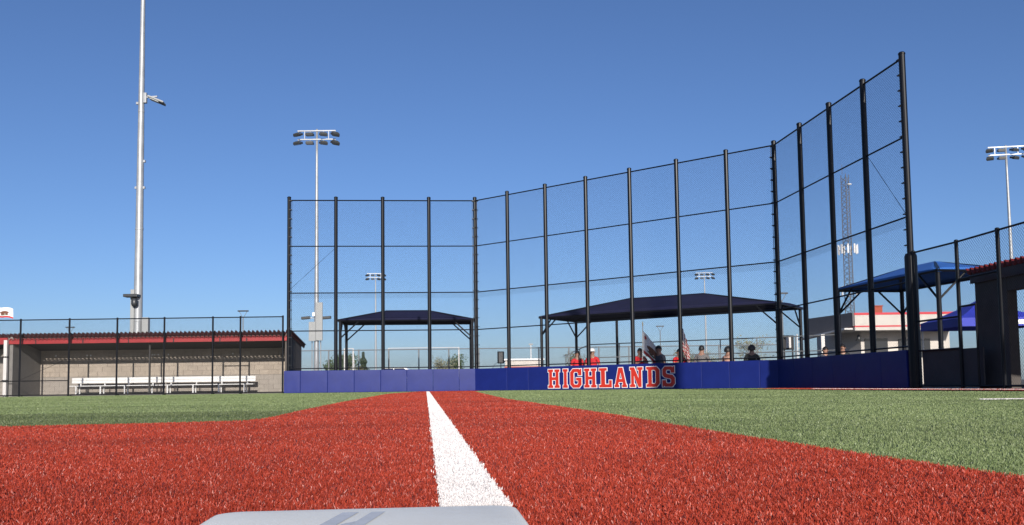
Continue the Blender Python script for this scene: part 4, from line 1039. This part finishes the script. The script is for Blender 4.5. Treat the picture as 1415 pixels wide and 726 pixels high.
# ------------------------------------------------------------------ flags
def flag_mat(kind):
    m = bpy.data.materials.new('flag_' + kind); m.use_nodes = True; n = m.node_tree.nodes; l = m.node_tree.links; b = n['Principled BSDF']
    b.inputs['Roughness'].default_value = .8
    uv = n.new('ShaderNodeUVMap'); sp = n.new('ShaderNodeSeparateXYZ'); l.new(uv.outputs[0], sp.inputs[0]); U, V = sp.outputs['X'], sp.outputs['Y']
    def mth(op, a, c=None):
        k = n.new('ShaderNodeMath'); k.operation = op
        for i, x in enumerate((a, c)):
            if x is None: continue
            if isinstance(x, (int, float)): k.inputs[i].default_value = x
            else: l.new(x, k.inputs[i])
        return k.outputs[0]
    def mix(f, a, c):
        k = n.new('ShaderNodeMix'); k.data_type = 'RGBA'; l.new(f, k.inputs[0])
        for i, x in ((6, a), (7, c)):
            if isinstance(x, tuple): k.inputs[i].default_value = (*x, 1)
            else: l.new(x, k.inputs[i])
        return k.outputs[2]
    def ell(cx, cy, rx, ry): return mth('LESS_THAN', mth('ADD', mth('POWER', mth('DIVIDE', mth('SUBTRACT', U, cx), rx), 2), mth('POWER', mth('DIVIDE', mth('SUBTRACT', V, cy), ry), 2)), 1.0)
    if kind == 'stripes':
        s = mth('LESS_THAN', mth('MODULO', mth('MULTIPLY', V, 13), 2.0), 1.0)
        c = mix(s, (.62,.60,.58), (.38,.012,.018))
        canton = mth('MULTIPLY', mth('LESS_THAN', U, .4), mth('GREATER_THAN', V, 6/13))
        st = mth('MULTIPLY', mth('LESS_THAN', mth('ABSOLUTE', mth('SUBTRACT', mth('MODULO', mth('MULTIPLY', U, 15), 1), .5)), .2), mth('LESS_THAN', mth('ABSOLUTE', mth('SUBTRACT', mth('MODULO', mth('MULTIPLY', V, 16.7), 1), .5)), .2))
        cc = mix(st, (.012,.016,.07), (.7,.7,.7)); c = mix(canton, c, cc)
    else:
        c = mix(mth('LESS_THAN', V, .16), (.72,.70,.70), (.45,.03,.03))
        c = mix(ell(.5,.27,.30,.05), c, (.05,.13,.035))
        for e in ((.52,.50,.24,.15), (.30,.47,.10,.09), (.36,.34,.06,.12), (.66,.34,.06,.12), (.48,.34,.05,.1)): c = mix(ell(*e), c, (.14,.055,.03))
        c = mix(ell(.13,.80,.055,.075), c, (.45,.03,.03))
    l.new(c, b.inputs['Base Color']); return m
FM = {k: flag_mat(k) for k in ('stripes', 'bear')}
def flag_cloth(fn, m, parent, nu=40, nv=24):
    me = bpy.data.meshes.new('cloth'); vs = [fn(i/(nu-1), j/(nv-1)) for j in range(nv) for i in range(nu)]
    fs = [(j*nu+i, j*nu+i+1, (j+1)*nu+i+1, (j+1)*nu+i) for j in range(nv-1) for i in range(nu-1)]
    org = Vector(parent['org']); me.from_pydata([Vector(v) - org for v in vs], [], fs); uvl = me.uv_layers.new(name='UVMap')
    for lp in me.loops: i = lp.vertex_index; uvl.data[lp.index].uv = ((i % nu)/(nu-1), (i//nu)/(nv-1))
    me.materials.append(m)
    for p in me.polygons: p.use_smooth = True
    o = bpy.data.objects.new('cloth', me); col.objects.link(o); o.parent = parent; return o
def held_flag(px, ytip, ytop, Y, m, lab, hoist, L, dirx, drop, squeeze, folds):
    top = at(px, ytip, Y); zt = at(px, ytop, Y).z; bx_ = at(px, 500, Y).x
    t = thing('flag', lab, 'flag', (bx_, Y, 1.0))
    b = MB(); b.tube((bx_, Y, 1.0), (top.x, Y, top.z-.14), .016, 8); b.build('staff', M['wood'], t)
    b = MB(); b.lathe([(.012,0),(.03,.03),(.012,.06),(.026,.09),(.002,.17)], (top.x, Y, top.z-.15), 10); b.build('finial', M['gold'], t, smooth=True)
    def fn(u, v):
        z = zt - (1-v)*hoist - drop*u**1.0*L*(0.75+.25*v)
        w = math.sin(u*folds*6.283 + v*1.3)*.05*min(1, u*5) + math.sin(u*folds*2.9+1+v*2)*.03*u
        return Vector((bx_ + (top.x-bx_)*((zt-1)/(top.z-1)) + dirx*(u*squeeze + .01) + .02*math.sin(v*7+u*5)*u, Y - .02 + w, z))
    flag_cloth(fn, m, t); return t
fx0 = fb.location; ux0 = ub.location
held_flag(888, 445, 457, fx0.y - .36, FM['bear'], 'white bear flag drooping from a staff behind the lettered pads', .80, 1.25, 1, .62, .62, 2.6)
held_flag(942, 442, 452, ux0.y - .36, FM['stripes'], 'red and white striped flag hanging limp behind a backstop post', .8, 1.2, 1, .62, .24, 4.2)
def pole_flag():
    Y = 95.0; a = at(-6, 423, Y); t = thing('flag_pole', 'white flag pole left of the dugout flying a bear flag', 'flag pole', (a.x, Y, 0))
    b = MB(); b.tube((a.x, Y, 0), (a.x, Y, a.z+.5), .07, 10, .04); b.build('pole', M['antenna'], t)
    b = MB(); b.lathe([(.02,0),(.09,.06),(.09,.14),(.02,.2)], (a.x, Y, a.z+.5), 10); b.build('finial', M['gold'], t)
    f = thing('flag', 'white bear flag with red lower band flying above the dugout roof', 'flag', (a.x, Y, a.z-1.1))
    flag_cloth(lambda u, v: Vector((a.x+.05+u*1.75, Y + .12*math.sin(u*8+v), a.z - (1-v)*1.05 - .35*u - .08*math.sin(u*6))), FM['bear'], f)
pole_flag()
